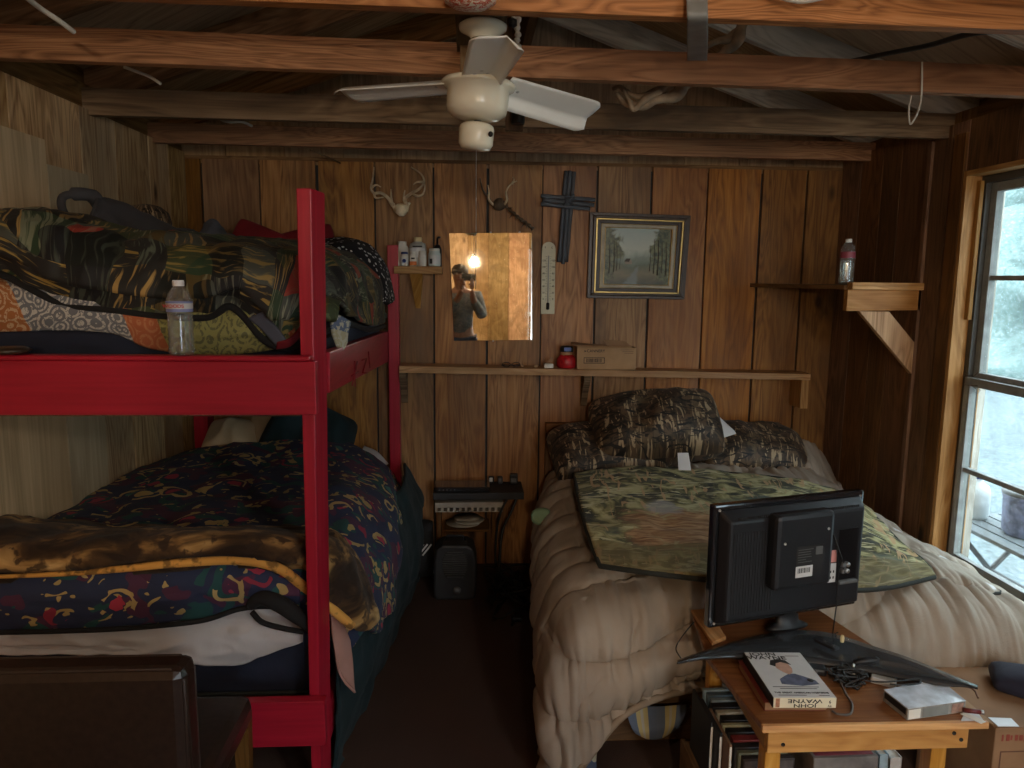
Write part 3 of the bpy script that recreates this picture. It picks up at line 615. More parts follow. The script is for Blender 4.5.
# upper bunk bedding
uq = sheet('patchwork_quilt', [
 [(-40,332,2.130),(20,331,2.130),(75,330,2.128),(115,333,2.126),(150,348,2.122),(200,355,2.118),(250,353,2.118),(295,345,2.124)],
 [(-40,312,2.115),(20,310,2.115),(75,312,2.115),(115,316,2.11),(150,325,2.105),(200,330,2.10),(250,330,2.10),(295,330,2.115)],
 [(-40,285,2.14),(20,285,2.14),(75,293,2.14),(115,300,2.14),(150,304,2.14),(200,306,2.14),(250,308,2.14),(295,318,2.14)],
 [(-20,275,2.30),(20,275,2.30),(75,283,2.30),(115,290,2.30),(150,292,2.30),(200,294,2.30),(250,296,2.30),(295,305,2.30)]], UNDER, nu=80, nv=30, amp=.006, sc=6, thick=.008, seed=3)
tag(uq, 'printed patch quilt in orange, grey paisley and olive, hanging out under the dark comforter', 'quilt')
def ybag(): return [
 [(-34,262,2.135),(10,278,2.13),(60,303,2.125),(110,310,2.12),(160,316,2.115),(208,318,2.115),(232,307,2.115),(264,340,2.10),(288,347,2.12),(316,335,2.2)],
 [(-34,240,2.11),(10,252,2.10),(60,275,2.09),(110,286,2.08),(160,292,2.08),(208,292,2.08),(240,284,2.08),(270,302,2.08),(292,312,2.10),(334,314,2.25)],
 [(-20,226,2.14),(18,230,2.14),(66,240,2.14),(116,258,2.14),(162,262,2.14),(206,262,2.14),(240,262,2.14),(274,270,2.14),(302,280,2.2),(338,312,2.42)],
 [(-2,221,2.27),(35,217,2.27),(78,225,2.27),(125,241,2.27),(165,243,2.27),(205,247,2.27),(240,250,2.27),(275,256,2.3),(318,268,2.45),(344,316,2.6)],
 [(62,226,2.6),(90,230,2.6),(120,231,2.6),(150,236,2.6),(185,239,2.6),(217,243,2.6),(252,246,2.6),(290,251,2.62),(338,266,2.78),(356,321,2.85)],
 [(117,228,3.0),(140,232,3.0),(165,236,3.0),(190,239,3.0),(220,241,3.0),(250,243,3.0),(285,245,3.0),(318,250,3.0),(358,272,3.1),(369,326,3.12)],
 [(166,238,3.5),(185,240,3.5),(205,241,3.5),(230,242,3.5),(255,243,3.5),(282,244,3.5),(308,246,3.5),(340,253,3.5),(376,278,3.5),(383,322,3.5)],
 [(183,262,3.72),(202,262,3.72),(222,262,3.72),(245,262,3.72),(270,262,3.72),(295,262,3.72),(318,262,3.72),(345,266,3.72),(374,285,3.72),(382,312,3.72)]]
rows = ybag()
bag = sheet('patchwork_comforter', rows, QUILT, nu=150, nv=110, amp=.012, sc=7, amp2=.004, thick=.014, seed=1, ridge=.008, rsc=(9,5,9), fn=lambda v, u, p: .012*math.sin(min(v*1.6, 1)*math.pi)+.006*abs(math.sin(p.x*26))**.5)
tag(bag, 'dark patchwork comforter with gold and red brushstroke squares heaped on the upper bunk', 'comforter')
b = MB(); pp = spline([P(q[0], q[1], y=q[2]-.005) for q in rows[0]]+[P(344,323,y=2.6), P(357,326,y=2.85), P(370,330,y=3.12), P(384,326,y=3.5)], 90); b.tube(pp, .0105, 8)
bn = b.build('binding', BLACKC, bag)
b = MB(); c = sheet('lining', [[(248,318,2.10),(262,330,2.09),(276,346,2.085)],[(262,312,2.085),(276,326,2.08),(288,342,2.08)]], SLATEC, None, nu=14, nv=6, amp=.002, thick=.006); c.parent = bag; c.location -= bag.location
c = sheet('red_edge', [[(276,349,2.09),(290,346,2.09),(303,332,2.10)],[(277,343,2.075),(290,338,2.075),(302,324,2.085)]], REDC, None, nu=14, nv=6, amp=.002, thick=.006); c.parent = bag; c.location -= bag.location
jk = thing('folded_jacket', 'charcoal grey jacket thrown across the top of the upper bunk bedding', 'jacket', P(110, 235, y=2.5))
c = sheet('body', [[(84,243,2.30),(98,246,2.32),(125,249,2.36),(155,248,2.45),(190,246,2.6),(212,245,2.8)], [(88,222,2.34),(102,226,2.36),(128,232,2.42),(156,236,2.5),(188,240,2.68),(210,243,2.9)], [(96,199,2.40),(106,201,2.44),(126,210,2.5),(150,220,2.6),(180,231,2.75),(208,240,3.0)], [(100,212,2.60),(110,209,2.62),(130,214,2.65),(152,224,2.7),(182,235,2.85),(209,243,3.05)]], GREYC, None, nu=60, nv=30, amp=.012, sc=7, thick=.01, ridge=.010, rsc=(6,6,9)); c.parent = jk; c.location -= jk.location
b = MB(); b.tube(spline([P(100,206,y=2.44), P(92,196,y=2.40), P(76,194,y=2.36), P(63,197,y=2.34), P(62,208,y=2.33), P(70,222,y=2.32), P(82,236,y=2.31)], 30), [.022]*6+[.020]*6+[.012]*19, 10); c = b.build('sleeve', GREYC, jk)
cp = P(147, 222, y=2.95); t = thing('baseball_cap', 'brown camouflage cap lying behind the charcoal jacket on the upper bunk', 'cap', cp)
b = MB(); b.lathe([(.085,-.03),(.088,.0),(.078,.035),(.05,.058),(.015,.066),(0,.066)], cp, 24, cap=False); b.build('crown', CAMOH, t, solid=.004)
b = MB(); b.prism([(-.06,0),(-.055,.05),(-.02,.075),(.02,.075),(.055,.05),(.06,0)], .006, RZ(-80) @ RX(-10), cp+Vector((.05,0,-.02))); b.build('brim', CAMOH, t)
tag(sheet('slate_cloth', [[(198,246,3.1),(215,246,3.1),(232,247,3.1),(250,247,3.1)],[(200,232,3.2),(214,222,3.2),(228,236,3.2),(246,240,3.2)],[(204,240,3.35),(216,230,3.35),(230,238,3.35),(246,244,3.35)]], SLATEC, nu=30, nv=20, amp=.015, sc=12, thick=.006, seed=4), 'crumpled slate blue cloth beyond the charcoal jacket on the upper bunk', 'cloth')
tag(pillow('red_pillow', P(262, 247, y=3.80), .34, .22, .12, REDC, (R_(75), R_(22), 0), seed=2), 'crimson pillow with a pointed corner, left of the tall red post', 'pillow')
tag(pillow('red_pillow', P(306, 250, y=3.82), .34, .24, .12, REDC, (R_(75), R_(-14), 0), seed=5), 'crimson pillow half hidden behind the tall red post', 'pillow')
tag(sheet('dotted_pillow', [[(322,268,3.45),(345,268,3.45),(366,283,3.42),(380,300,3.42),(388,305,3.5)], [(318,250,3.55),(345,247,3.55),(368,258,3.52),(384,278,3.52),(392,302,3.6)], [(318,242,3.72),(345,240,3.72),(368,248,3.7),(385,268,3.7),(393,296,3.75)], [(322,252,3.85),(345,252,3.85),(368,262,3.85),(383,280,3.85),(391,300,3.85)]], DOTS, nu=60, nv=50, amp=.008, sc=9, thick=.02, seed=6), 'black pillow with white dots at the head of the upper bunk', 'pillow')
c = sheet('printed_cloth', [[(331,314,2.33),(340,316,2.36),(350,322,2.40)],[(332,330,2.31),(340,332,2.34),(347,334,2.37)],[(337,345,2.31),(341,351,2.33),(346,343,2.36)]], fab('blue_cream_print', lambda h: h.mix(h.math('GREATER_THAN', h.noise(h.uv, 55, 3), .52), h.mix(h.math('GREATER_THAN', h.sep(h.uv)[1], .05), (.14,.18,.28), (.48,.43,.28)), (.55,.53,.42))), nu=16, nv=16, amp=.004, thick=.012)
tag(c, 'small blue and cream printed cloth corner poking out right of the tall red post', 'cloth')
c = P(8, 352, y=1.966); c.z = rz1+.021; b = MB(); b.lathe([(0,-.006),(.045,-.004),(.055,.004),(.04,.012),(0,.014)], c, 20, cap=False); tag(b.build('leather_pouch', LEATH), 'small dark flat pouch on the upper bunk edge at the far left', 'pouch')

def pet_bottle(name, base, hgt, label, cat, lab, cap, level=.62, r=.032, words=None):
    t = thing(name, label, cat, base); k = hgt/.205; B = Vector(base)
    pr = [(.022,0),(.029,.003),(r,.010)] + [(r-.0022*(i % 2), .018+i*.0065) for i in range(14)] + [(r-.001,.112),(r,.118),(r,.148),(r-.002,.155),(.026,.168),(.018,.180),(.0125,.188),(.0125,.192)]
    b = MB(); b.lathe([(a, z*k) for a, z in pr], B, 28, cap=True); b.build('body', PET, t)
    wz = level*.19; wp = [(max(.002, a-.0015), z*k+.0012) for a, z in pr if z < wz]; b = MB(); b.lathe(wp, B, 28); b.build('water', WATER, t)
    b = MB(); b.lathe([(r+.0006,.119*k),(r+.0006,.147*k)], B, 28, cap=False); lo = b.build('label', lab, t)
    b = MB(); b.lathe([(.0145,.188*k),(.0145,.200*k),(.013,.204*k),(0,.204*k)], B, 20, cap=False); b.build('cap', cap, t)
    if words:
        b = MB(); b.lathe([(r+.0009,.127*k),(r+.0009,.142*k)], B, 28, cap=False); b.build('label_band', PAPERC, lo); text(words, .0125*k, REDINK, 'lettering', lo, B+Vector((-.002,-r-.0035,.1345*k)), FRONT, sx=1.15)
    return t
c = P(182, 355, y=1.968); pet_bottle('water_bottle', (c.x, 1.968, rz1+.0145), .194, 'clear water bottle with blue and red label standing on the red bunk rail', 'bottle', LBLUE, plain('pale_cap', (.7,.7,.72), .5), words='WOODS')
# lower bunk bedding
tag(sheet('white_sheet', [[(-40,622,2.112),(60,622,2.112),(150,618,2.112),(220,606,2.112),(262,598,2.112),(303,622,2.112)], [(-40,640,2.100),(60,638,2.098),(150,640,2.095),(220,640,2.09),(250,632,2.08),(303,634,2.105)], [(-40,652,2.104),(60,653,2.104),(140,656,2.100),(232,666,2.09),(262,656,2.085),(303,640,2.104)]], WHITEC, nu=90, nv=30, amp=.006, sc=9, thick=.003, ridge=.012, rsc=(6,4,16)), 'white fitted sheet corner wrinkled over the lower navy mattress', 'sheet')
lc = [
 [(-40,630,2.10),(40,628,2.10),(100,626,2.10),(150,622,2.10),(200,618,2.10),(240,606,2.10),(275,604,2.10),(300,612,2.10),(322,632,2.14),(345,655,2.2)],
 [(-40,600,2.075),(40,598,2.075),(100,598,2.075),(150,594,2.075),(200,590,2.075),(240,588,2.075),(275,588,2.075),(305,596,2.09),(330,612,2.14),(356,640,2.22)],
 [(-38,572,2.10),(40,568,2.10),(100,564,2.10),(150,560,2.10),(200,556,2.10),(240,556,2.10),(275,560,2.10),(308,572,2.12),(338,592,2.18),(366,628,2.28)],
 [(5,542,2.3),(60,543,2.3),(110,544,2.3),(160,544,2.3),(210,544,2.3),(255,544,2.3),(300,547,2.3),(337,552,2.32),(366,590,2.4),(378,632,2.42)],
 [(73,510,2.7),(120,509,2.7),(170,507,2.7),(220,506,2.7),(260,506,2.7),(300,506,2.7),(338,500,2.7),(365,516,2.72),(388,552,2.78),(391,600,2.8)],
 [(135,474,3.2),(170,471,3.2),(210,470,3.2),(250,469,3.2),(285,469,3.2),(320,469,3.2),(352,471,3.2),(380,484,3.22),(401,512,3.25),(405,545,3.25)],
 [(181,458,3.7),(210,449,3.65),(240,445,3.6),(270,444,3.6),(300,444,3.6),(325,444,3.6),(350,448,3.65),(374,460,3.7),(394,480,3.75),(401,508,3.75)],
 [(184,470,3.84),(212,466,3.84),(242,466,3.84),(270,466,3.84),(300,466,3.84),(325,466,3.84),(350,468,3.84),(372,474,3.84),(390,490,3.84),(397,512,3.84)]]
lco = sheet('motif_comforter', lc, MOTIF, nu=150, nv=120, amp=.012, sc=6, amp2=.004, thick=.016, seed=8, ridge=.006, rsc=(7,5,7), fn=lambda v, u, p: .008*abs(math.sin(p.x*14+p.y*2))**.6)
tag(lco, 'navy comforter with gold, red and teal motifs spread over the lower bunk', 'comforter')
c = sheet('front_border', [[(-40,631,2.088),(60,629,2.088),(130,625,2.088),(200,618,2.088),(250,606,2.088),(300,606,2.085)], [(-40,602,2.05),(60,600,2.05),(130,598,2.05),(200,592,2.05),(250,588,2.05),(300,592,2.06)], [(-40,575,2.065),(60,572,2.065),(130,566,2.065),(200,560,2.065),(250,558,2.065),(300,575,2.075)]], MOTIFB, None, nu=80, nv=24, amp=.006, sc=8, thick=.012, seed=9); c.parent = lco; c.location -= lco.location
b = MB(); b.tube(spline([P(-40,633,y=2.075), P(60,631,y=2.075), P(130,628,y=2.072), P(200,621,y=2.07), P(240,609,y=2.07), P(275,607,y=2.07), P(300,616,y=2.075)], 50), .008, 8); b.build('binding', BLACKC, lco)
tg = [
 [(-40,580,2.050),(60,576,2.050),(120,571,2.050),(180,565,2.050),(240,562,2.050),(278,570,2.05),(303,588,2.09),(326,606,2.12),(352,628,2.16)],
 [(-40,560,2.045),(60,560,2.045),(120,554,2.045),(180,547,2.045),(240,545,2.045),(288,552,2.05),(316,566,2.10),(342,588,2.15),(368,628,2.2)],
 [(-30,538,2.14),(60,541,2.14),(120,540,2.14),(180,538,2.14),(240,538,2.14),(298,541,2.15),(330,548,2.2),(354,576,2.27),(372,618,2.3)],
 [(5,524,2.32),(60,531,2.32),(120,536,2.32),(170,536,2.32),(220,536,2.32),(270,536,2.32),(320,540,2.33),(345,552,2.37),(366,592,2.44)],
 [(32,526,2.45),(80,531,2.45),(125,533,2.45),(170,533,2.45),(218,533,2.45),(262,533,2.45),(310,535,2.45),(340,542,2.48),(362,580,2.52)]]
to = sheet('fleece_blanket', tg, TIGER, nu=110, nv=60, amp=.010, sc=7, amp2=.003, thick=.016, seed=11, ridge=.008, rsc=(3,8,8), fn=lambda v, u, p: .014)
tag(to, 'tawny brown fleece throw folded across the foot of the lower bunk', 'blanket')
b = MB(); pts = spline([P(q[0], q[1]-2, y=q[2]-.022) for q in tg[0]], 60); b.tube(pts, [.015 if i > 28 else .005+.00035*i for i in range(61)], 8); b.build('gold_edge', GOLDF, to)
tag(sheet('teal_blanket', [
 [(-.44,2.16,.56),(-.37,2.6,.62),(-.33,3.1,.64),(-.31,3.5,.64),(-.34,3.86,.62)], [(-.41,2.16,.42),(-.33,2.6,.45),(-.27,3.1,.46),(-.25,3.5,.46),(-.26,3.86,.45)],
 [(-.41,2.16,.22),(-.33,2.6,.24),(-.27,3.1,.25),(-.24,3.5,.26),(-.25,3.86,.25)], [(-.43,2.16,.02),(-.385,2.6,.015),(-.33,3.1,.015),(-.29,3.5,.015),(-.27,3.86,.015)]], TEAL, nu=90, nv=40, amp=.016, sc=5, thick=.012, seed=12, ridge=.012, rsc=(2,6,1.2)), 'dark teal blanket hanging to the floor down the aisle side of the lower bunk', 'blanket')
tag(sheet('pink_lined_corner', [[(331,612,2.12),(340,618,2.15),(350,640,2.18)],[(333,640,2.105),(342,650,2.125),(353,668,2.16)],[(338,668,2.10),(345,678,2.12),(354,688,2.15)],[(346,684,2.10),(351,690,2.12),(355,693,2.14)]], PINKC, nu=24, nv=40, amp=.004, thick=.006), 'pink lined corner of bedding hanging just right of the red post', 'bedding')
b = MB(); b.tube(spline([P(250,606,y=2.05), P(262,598,y=2.04), P(280,604,y=2.035), P(300,618,y=2.035), P(318,632,y=2.05)], 24), [.014+.010*math.sin(i/24*3.1) for i in range(25)], 10); tag(b.build('black_strap', BLACKC), 'black cloth strap lying on the white sheet under the comforter', 'strap')
b = MB(); b.tube(spline([P(252,612,y=2.06), P(262,622,y=2.045), P(282,628,y=2.04), P(304,632,y=2.05)], 20), .008, 8); tag(b.build('black_strap', BLACKC), 'thin black strap looping below the thicker one on the white sheet', 'strap')
tag(pillow('cream_pillow', P(233, 447, y=3.70), .30, .30, .22, CREAM, (R_(30), R_(8), R_(5)), seed=13, wr=.035), 'cream satin pillow at the back left of the lower bunk', 'pillow')
tag(pillow('tan_pillow', P(258, 440, y=3.80), .30, .32, .22, solid('tan_satin', (.42,.30,.17), .12, rough=.5), (R_(35), R_(-12), 0), seed=14, wr=.035), 'tan satin pillow between the cream and teal ones on the lower bunk', 'pillow')
tag(pillow('teal_pillow', P(308, 442, y=3.72), .50, .38, .28, TEAL, (R_(32), R_(6), R_(-4)), seed=15, wr=.035), 'dark teal pillow behind the red post on the lower bunk', 'pillow')
tag(sheet('white_pillowcase', [[(362,450,3.80),(372,455,3.80),(384,466,3.82)],[(364,446,3.86),(376,452,3.86),(388,464,3.86)]], WHITEC, nu=10, nv=6, amp=.004, thick=.01), 'thin white pillowcase edge at the back right of the lower bunk', 'pillow')
# leather chair in the left foreground
ch = thing('leather_chair', 'dark brown leather chair with its back to the camera at the lower left', 'chair', (-.82, 1.62, 0))
rt_, lt_ = P(183, 670, y=1.45), -1.08
b = MB(); b.box(lt_, rt_.x, 1.45, 1.53, .42, rt_.z, rot=None); b.build('backrest', LEATH, ch, bevel=.022)
b = MB(); e = .012
for yy in (1.462, 1.518): b.tube([(lt_+.02, yy, .44), (lt_+.004, yy, .5), (lt_+.004, yy, rt_.z-.03), (lt_+.03, yy, rt_.z-.004), (rt_.x-.03, yy, rt_.z-.004), (rt_.x-.004, yy, rt_.z-.03), (rt_.x-.004, yy, .44)], .0035, 8)
b.build('seam', plain('seam_leather', (.05,.035,.03), .35), ch)
b = MB(); b.box(lt_+.005, rt_.x-.005, 1.535, 1.93, .38, .47); b.build('seat', LEATH, ch, bevel=.03)
for xx in (lt_+.03, rt_.x-.03):
    for yy in (1.475, 1.90): b = MB(); b.hexa([(xx-.014,yy-.014,0),(xx+.014,yy-.014,0),(xx+.014,yy+.014,0),(xx-.014,yy+.014,0),(xx-.02,yy-.02,.42),(xx+.02,yy-.02,.42),(xx+.02,yy+.02,.42),(xx-.02,yy+.02,.42)], 2); b.build('leg', DWOOD, ch)
# ================================================================ BACK WALL
W = lambda px, py, d=0: P(px, py, y=YB-d)
# narrow shelf with bottles
a, c = P(394, 266, y=3.87), P(442, 264, y=3.87)
t = thing('bottle_shelf', 'little wooden shelf on a bracket beside the rear bunk post, holding pill bottles', 'shelf', ((a.x+c.x)/2, 3.94, a.z-.04))
SZ = a.z
b = MB(); b.tint(.5); b.box(a.x, c.x, 3.865, 3.998, SZ-.038, SZ); b.build('board', PINE, t, bevel=.003)
b = MB(); b.tint(.4); xx = W(418, 280).x; b.hexa([(xx-.012,3.99,SZ-.22),(xx+.012,3.99,SZ-.22),(xx+.012,3.998,SZ-.22),(xx-.012,3.998,SZ-.22),(xx-.035,3.90,SZ-.039),(xx+.03,3.90,SZ-.039),(xx+.03,3.998,SZ-.039),(xx-.035,3.998,SZ-.039)], 2); b.build('bracket', PINE, t)
def bottle(px, y, w, h, mat, capm, capr, caph, label, extra=None, n='pill_bottle', neck=.7):
    x = P(px, 262, y=y).x; B = Vector((x, y, SZ+.0005)); t = thing(n, label, 'bottle', B); r = w/2
    b = MB(); b.lathe([(r*.9,0),(r,.004),(r,h*.70),(r*.9,h*.78),(r*neck,h*.84),(r*neck,h*.86)], B, 20); b.build('body', mat, t)
    b = MB(); b.lathe([(r*capr,h*.85),(r*capr,h-.003),(r*capr-.003,h),(0,h)], B, 20, cap=False); b.build('cap', capm, t)
    for (z0, z1, m_) in (extra or []): b = MB(); b.lathe([(r+.0006,h*z0),(r+.0006,h*z1)], B, 20, cap=False); b.build('label', m_, t)
    return t, B, r
bottle(402.5, 3.95, .066, .128, WHITEP, WHITEP, .72, 0, 'tall white pill bottle with a white cap at the left end of the small shelf', [(.1, .6, PAPER)])
t_, B_, r_ = bottle(418, 3.955, .088, .150, CLRGREY, YELP, .48, 0, 'largest grey bottle with a cream cap at the back of the small shelf', [(.3, .62, PAPERC)], neck=.45); b = MB(); b.box(B_.x-.025, B_.x+.025, B_.y-r_-.0025, B_.y-r_-.001, SZ+.098, SZ+.106); b.build('print', INK, t_)
t_, B_, r_ = bottle(404.5, 3.895, .040, .072, WHITEP, BLUEP, .9, 0, 'short white bottle with a blue cap at the front of the small shelf', [(.15, .6, PAPERC)]); b = MB(); b.lathe([(0,0),(.010,0),(.010,.001)], (B_.x, B_.y-r_-.001, SZ+.027), 16, RX(90), cap=False); b.build('emblem', BLUEP, t_)
t_, B_, r_ = bottle(413, 3.90, .036, .076, WHITEP, WHITEP, .85, 0, 'small white bottle with an orange label on the small shelf', [(.06, .32, ORNG)]); b = MB(); b.box(B_.x-.008, B_.x+.010, B_.y-r_-.002, B_.y-r_-.001, SZ+.036, SZ+.044); b.build('print', INK, t_)
bottle(422.5, 3.905, .042, .078, PAPER, WHITEP, .95, 0, 'plain small white bottle between the orange labelled one and the jar')
t_, B_, r_ = bottle(434.5, 3.915, .062, .092, plain('pale_jar', (.55,.62,.60), .3), WHITEP, .88, 0, 'wide pale jar with a white lid at the right end of the small shelf', [(.12, .62, PAPERC)], neck=.85); b = MB(); b.box(B_.x-.024, B_.x-.010, B_.y-r_*.93-.003, B_.y-r_*.93, SZ+.014, SZ+.04); b.build('print', INK, t_)
x = P(437.5, 262, y=3.965).x; B = Vector((x, 3.968, SZ)); t = thing('pump_bottle', 'black pump bottle standing behind the pale jar', 'bottle', B)
b = MB(); b.lathe([(.018,0),(.022,.003),(.022,.09),(.012,.112),(.008,.115)], B, 18); b.build('body', BLK, t)
b = MB(); b.tube([B+Vector((0,0,.112)), B+Vector((0,0,.145)), B+Vector((.004,-.002,.152)), B+Vector((.016,-.004,.152))], [.005,.005,.006,.005], 8); b.build('pump', BLK, t)
c = P(392, 262, y=3.86)
# long shelf
LZ = P(600, 368, y=3.855).z
xl, xr_ = P(399, 368, y=3.85).x, P(811, 378, y=3.85).x
t = thing('long_shelf', 'long narrow pine shelf running along the back wall below the picture', 'shelf', ((xl+xr_)/2, 3.93, LZ-.02))
lz0, lz1 = P(399, 366, y=3.855).z, P(811, 374, y=3.855).z
zl = lambda x: lz0+(lz1-lz0)*(x-xl)/(xr_-xl)
b = MB(); b.tint(.6); b.hexa([(xl,3.855,lz0-.036),(xr_,3.855,lz1-.034),(xr_,3.998,lz1-.034),(xl,3.998,lz0-.036),(xl,3.855,lz0),(xr_,3.855,lz1),(xr_,3.998,lz1),(xl,3.998,lz0)], 0); b.build('board', PINE, t, bevel=.002)
for px, dd in ((411, .03), (590, .0)):
    xx = W(px, 385).x; zt = zl(xx)-.037; b = MB(); b.tint(.3); b.prism([(0,0),(.12,0),(.115,-.03),(.05,-.10),(0,-.18)], .035, RZ(-90) @ RX(90), (xx-.017, 3.998, zt)); b.build('bracket', OLD, t)
xx = P(803, 390, y=3.86).x; b = MB(); b.tint(.5); b.box(xx-.012, xx+.030, 3.858, 3.998, zl(xx)-.19, zl(xx)-.036, L=2); b.build('bracket', PINE, t)
# cardboard box, jar in red wrapper, packet, glasses on the shelf
x0, x1 = P(577, 360, y=3.87).x, P(636, 360, y=3.87).x; bz = zl((x0+x1)/2)+.001; t = thing('cardboard_box', 'open printed cardboard box on the long shelf under the landscape picture', 'box', ((x0+x1)/2, 3.92, bz)); hb = .116
b = MB()
for (a0,a1,b0,b1) in ((x0,x1,3.87,3.873),(x0,x1,3.965,3.968),(x0,x0+.003,3.873,3.965),(x1-.003,x1,3.873,3.965)): b.box(a0,a1,b0,b1,bz,bz+hb)
b.box(x0,x1,3.873,3.965,bz,bz+.003); b.build('carton', CARD, t)
b = MB(); b.hexa([(x0-.035,3.87,bz+hb+.012),(x0+.17,3.965,bz+hb+.001),(x0+.17,3.968,bz+hb+.001),(x0-.02,3.968,bz+hb+.02),(x0-.035,3.87,bz+hb+.015),(x0+.17,3.965,bz+hb+.004),(x0+.17,3.968,bz+hb+.004),(x0-.02,3.968,bz+hb+.023)], 0); b.build('flap', CARDD, t)
b = MB(); b.hexa([(x0+.18,3.966,bz+hb),(x1-.004,3.966,bz+hb),(x1-.004,3.969,bz+hb),(x0+.18,3.969,bz+hb),(x0+.155,3.972,bz+hb+.034),(x1-.045,3.972,bz+hb+.028),(x1-.045,3.975,bz+hb+.028),(x0+.155,3.975,bz+hb+.034)], 0); b.build('flap', CARDD, t)
text('CANNERY', .021, INK, 'lettering', t, (x0+.10, 3.8695, bz+hb-.018), FRONT); b = MB(); b.prism([(0,0),(.016,.005),(0,.012),(.006,.006)], .0008, FRONT, (x0+.035, 3.8695, bz+hb-.024)); b.build('printed_arrow', INK, t)
b = MB(); cxm, czm = x0+.092, bz+.048
for q in ((cxm-.056,cxm+.056,czm+.013,czm+.016),(cxm-.056,cxm+.056,czm-.016,czm-.013),(cxm-.056,cxm-.053,czm-.013,czm+.013),(cxm+.053,cxm+.056,czm-.013,czm+.013)): b.box(q[0],q[1],3.8686,3.8698,q[2],q[3])
xq = cxm-.042
while xq < cxm+.04: w_ = random.choice((.0012,.002,.003)); b.box(xq, xq+w_, 3.8686, 3.8698, czm-.010, czm+.010); xq += w_+random.choice((.0015,.0025))
b.build('barcode', INK, t)
for k in range(3): b = MB(); b.box(x1-.085+.01*k, x1-.015, 3.8688, 3.8698, bz+hb-.012-k*.009, bz+hb-.009-k*.009); b.build('fine_print', plain('faded_ink', (.2,.12,.07)), t)
c = P(566.5, 368, y=3.91); B = Vector((c.x, 3.92, zl(c.x)+.001)); t = thing('candy_jar', 'jar wrapped in shiny red plastic with a blue and black lid, beside the cardboard box', 'jar', B)
b = MB(); b.lathe([(.045,0),(.052,.01),(.050,.05),(.038,.066),(.030,.07)], B, 22); 
for v in b.bm.verts: v.co += Vector((1,1,0))*.006*noise.noise(v.co*60)
b.build('red_wrapper', REDP, t, smooth=True)
b = MB(); b.lathe([(.030,.068),(.031,.088)], B, 22); b.build('neck', plain('tan_jar', (.45,.25,.13), .3), t)
b = MB(); b.lathe([(.036,.086),(.037,.104),(.030,.116),(0,.117)], B, 22, cap=False); b.build('lid', BLK, t)
b = MB(); b.box(B.x-.018, B.x+.018, B.y-.040, B.y-.034, B.z+.092, B.z+.112); b.build('blue_badge', BLUEP, t)
c = P(548.5, 369, y=3.90); B = Vector((c.x, 3.90, zl(c.x)+.001)); t = thing('match_box', 'small cream packet with an open flap at the left of the red jar', 'box', B)
b = MB(); b.box(B.x-.024,B.x+.024,3.88,3.93,B.z,B.z+.022); b.build('tray', PAPER, t, bevel=.002)
b = MB(); b.hexa([(B.x-.018,3.90,B.z+.023),(B.x+.022,3.90,B.z+.023),(B.x+.022,3.903,B.z+.023),(B.x-.018,3.903,B.z+.023),(B.x+.014,3.90,B.z+.055),(B.x+.023,3.90,B.z+.058),(B.x+.023,3.903,B.z+.058),(B.x+.014,3.903,B.z+.055)], 2); b.build('flap', CARDD, t)
c = P(511, 366, y=3.90); B = Vector((c.x, 3.90, zl(c.x)+.001)); t = thing('eyeglasses', 'folded dark eyeglasses lying on the long shelf under the mirror', 'glasses', B)
b = MB()
for s_ in (-1, 1): b.tube([B+Vector((s_*.026+.021*math.cos(u*math.pi/6), -.01+.004*math.cos(u), .014+.012*math.sin(u*math.pi/6))) for u in range(13)], .0022, 6, cap=False)
b.tube([B+Vector((-.006,-.01,.016)), B+Vector((.006,-.01,.016))], .002, 6); b.build('frame', BLK, t)
b = MB(); b.tube([B+Vector((-.045,-.008,.014)), B+Vector((-.02,.03,.006)), B+Vector((.05,.028,.004))], .0022, 6); b.tube([B+Vector((.045,-.008,.014)), B+Vector((.02,.036,.006)), B+Vector((-.05,.034,.004))], .0022, 6); b.build('temples', BLK, t)
for i, (px, n_) in enumerate(((536, 'little tan pebble on the long shelf right of the mirror edge'), (522, 'tiny dark pebble on the long shelf beside the eyeglasses'))):
    c = P(px, 367, y=3.91); b = MB(); b.lathe([(.004,0),(.011,.004),(.008,.012),(0,.014)], (c.x, 3.91, zl(c.x)+.001), 10, cap=False); tag(b.build('pebble', CARDD if i else plain('tan_stone', (.5,.36,.22)), smooth=True), n_, 'pebble')
# mirror
p0, p1, p2, p3 = W(454, 341, .012), W(532, 340, .012), W(532, 232.5, .012), W(449, 233, .012)
t = thing('wall_mirror', 'unframed old rectangular mirror leaning on the back wall planks', 'mirror', (p0+p1)/2)
b = MB(); b.hexa([p0, p1, p1+Vector((0,.004,0)), p0+Vector((0,.004,0)), p3, p2, p2+Vector((0,.004,0)), p3+Vector((0,.004,0))], 2); b.build('glass', MIRR, t, bevel=.001)
b = MB(); b.hexa([p0+Vector((.004,.0045,.004)), p1+Vector((-.004,.0045,.004)), p1+Vector((-.004,.011,.004)), p0+Vector((.004,.011,.004)), p3+Vector((.004,.0045,-.004)), p2+Vector((-.004,.0045,-.004)), p2+Vector((-.004,.011,-.004)), p3+Vector((.004,.011,-.004))], 2); b.build('backing_board', FRAMEW, t)
b = MB()
for q in (p0*.5+p1*.5, p3*.5+p2*.5, p3*.15+p2*.85): b = MB(); b.lathe([(0,-.003),(.006,-.002),(.006,.001)], q, 10, RX(90), cap=False); b.build('clip', STEEL, t)
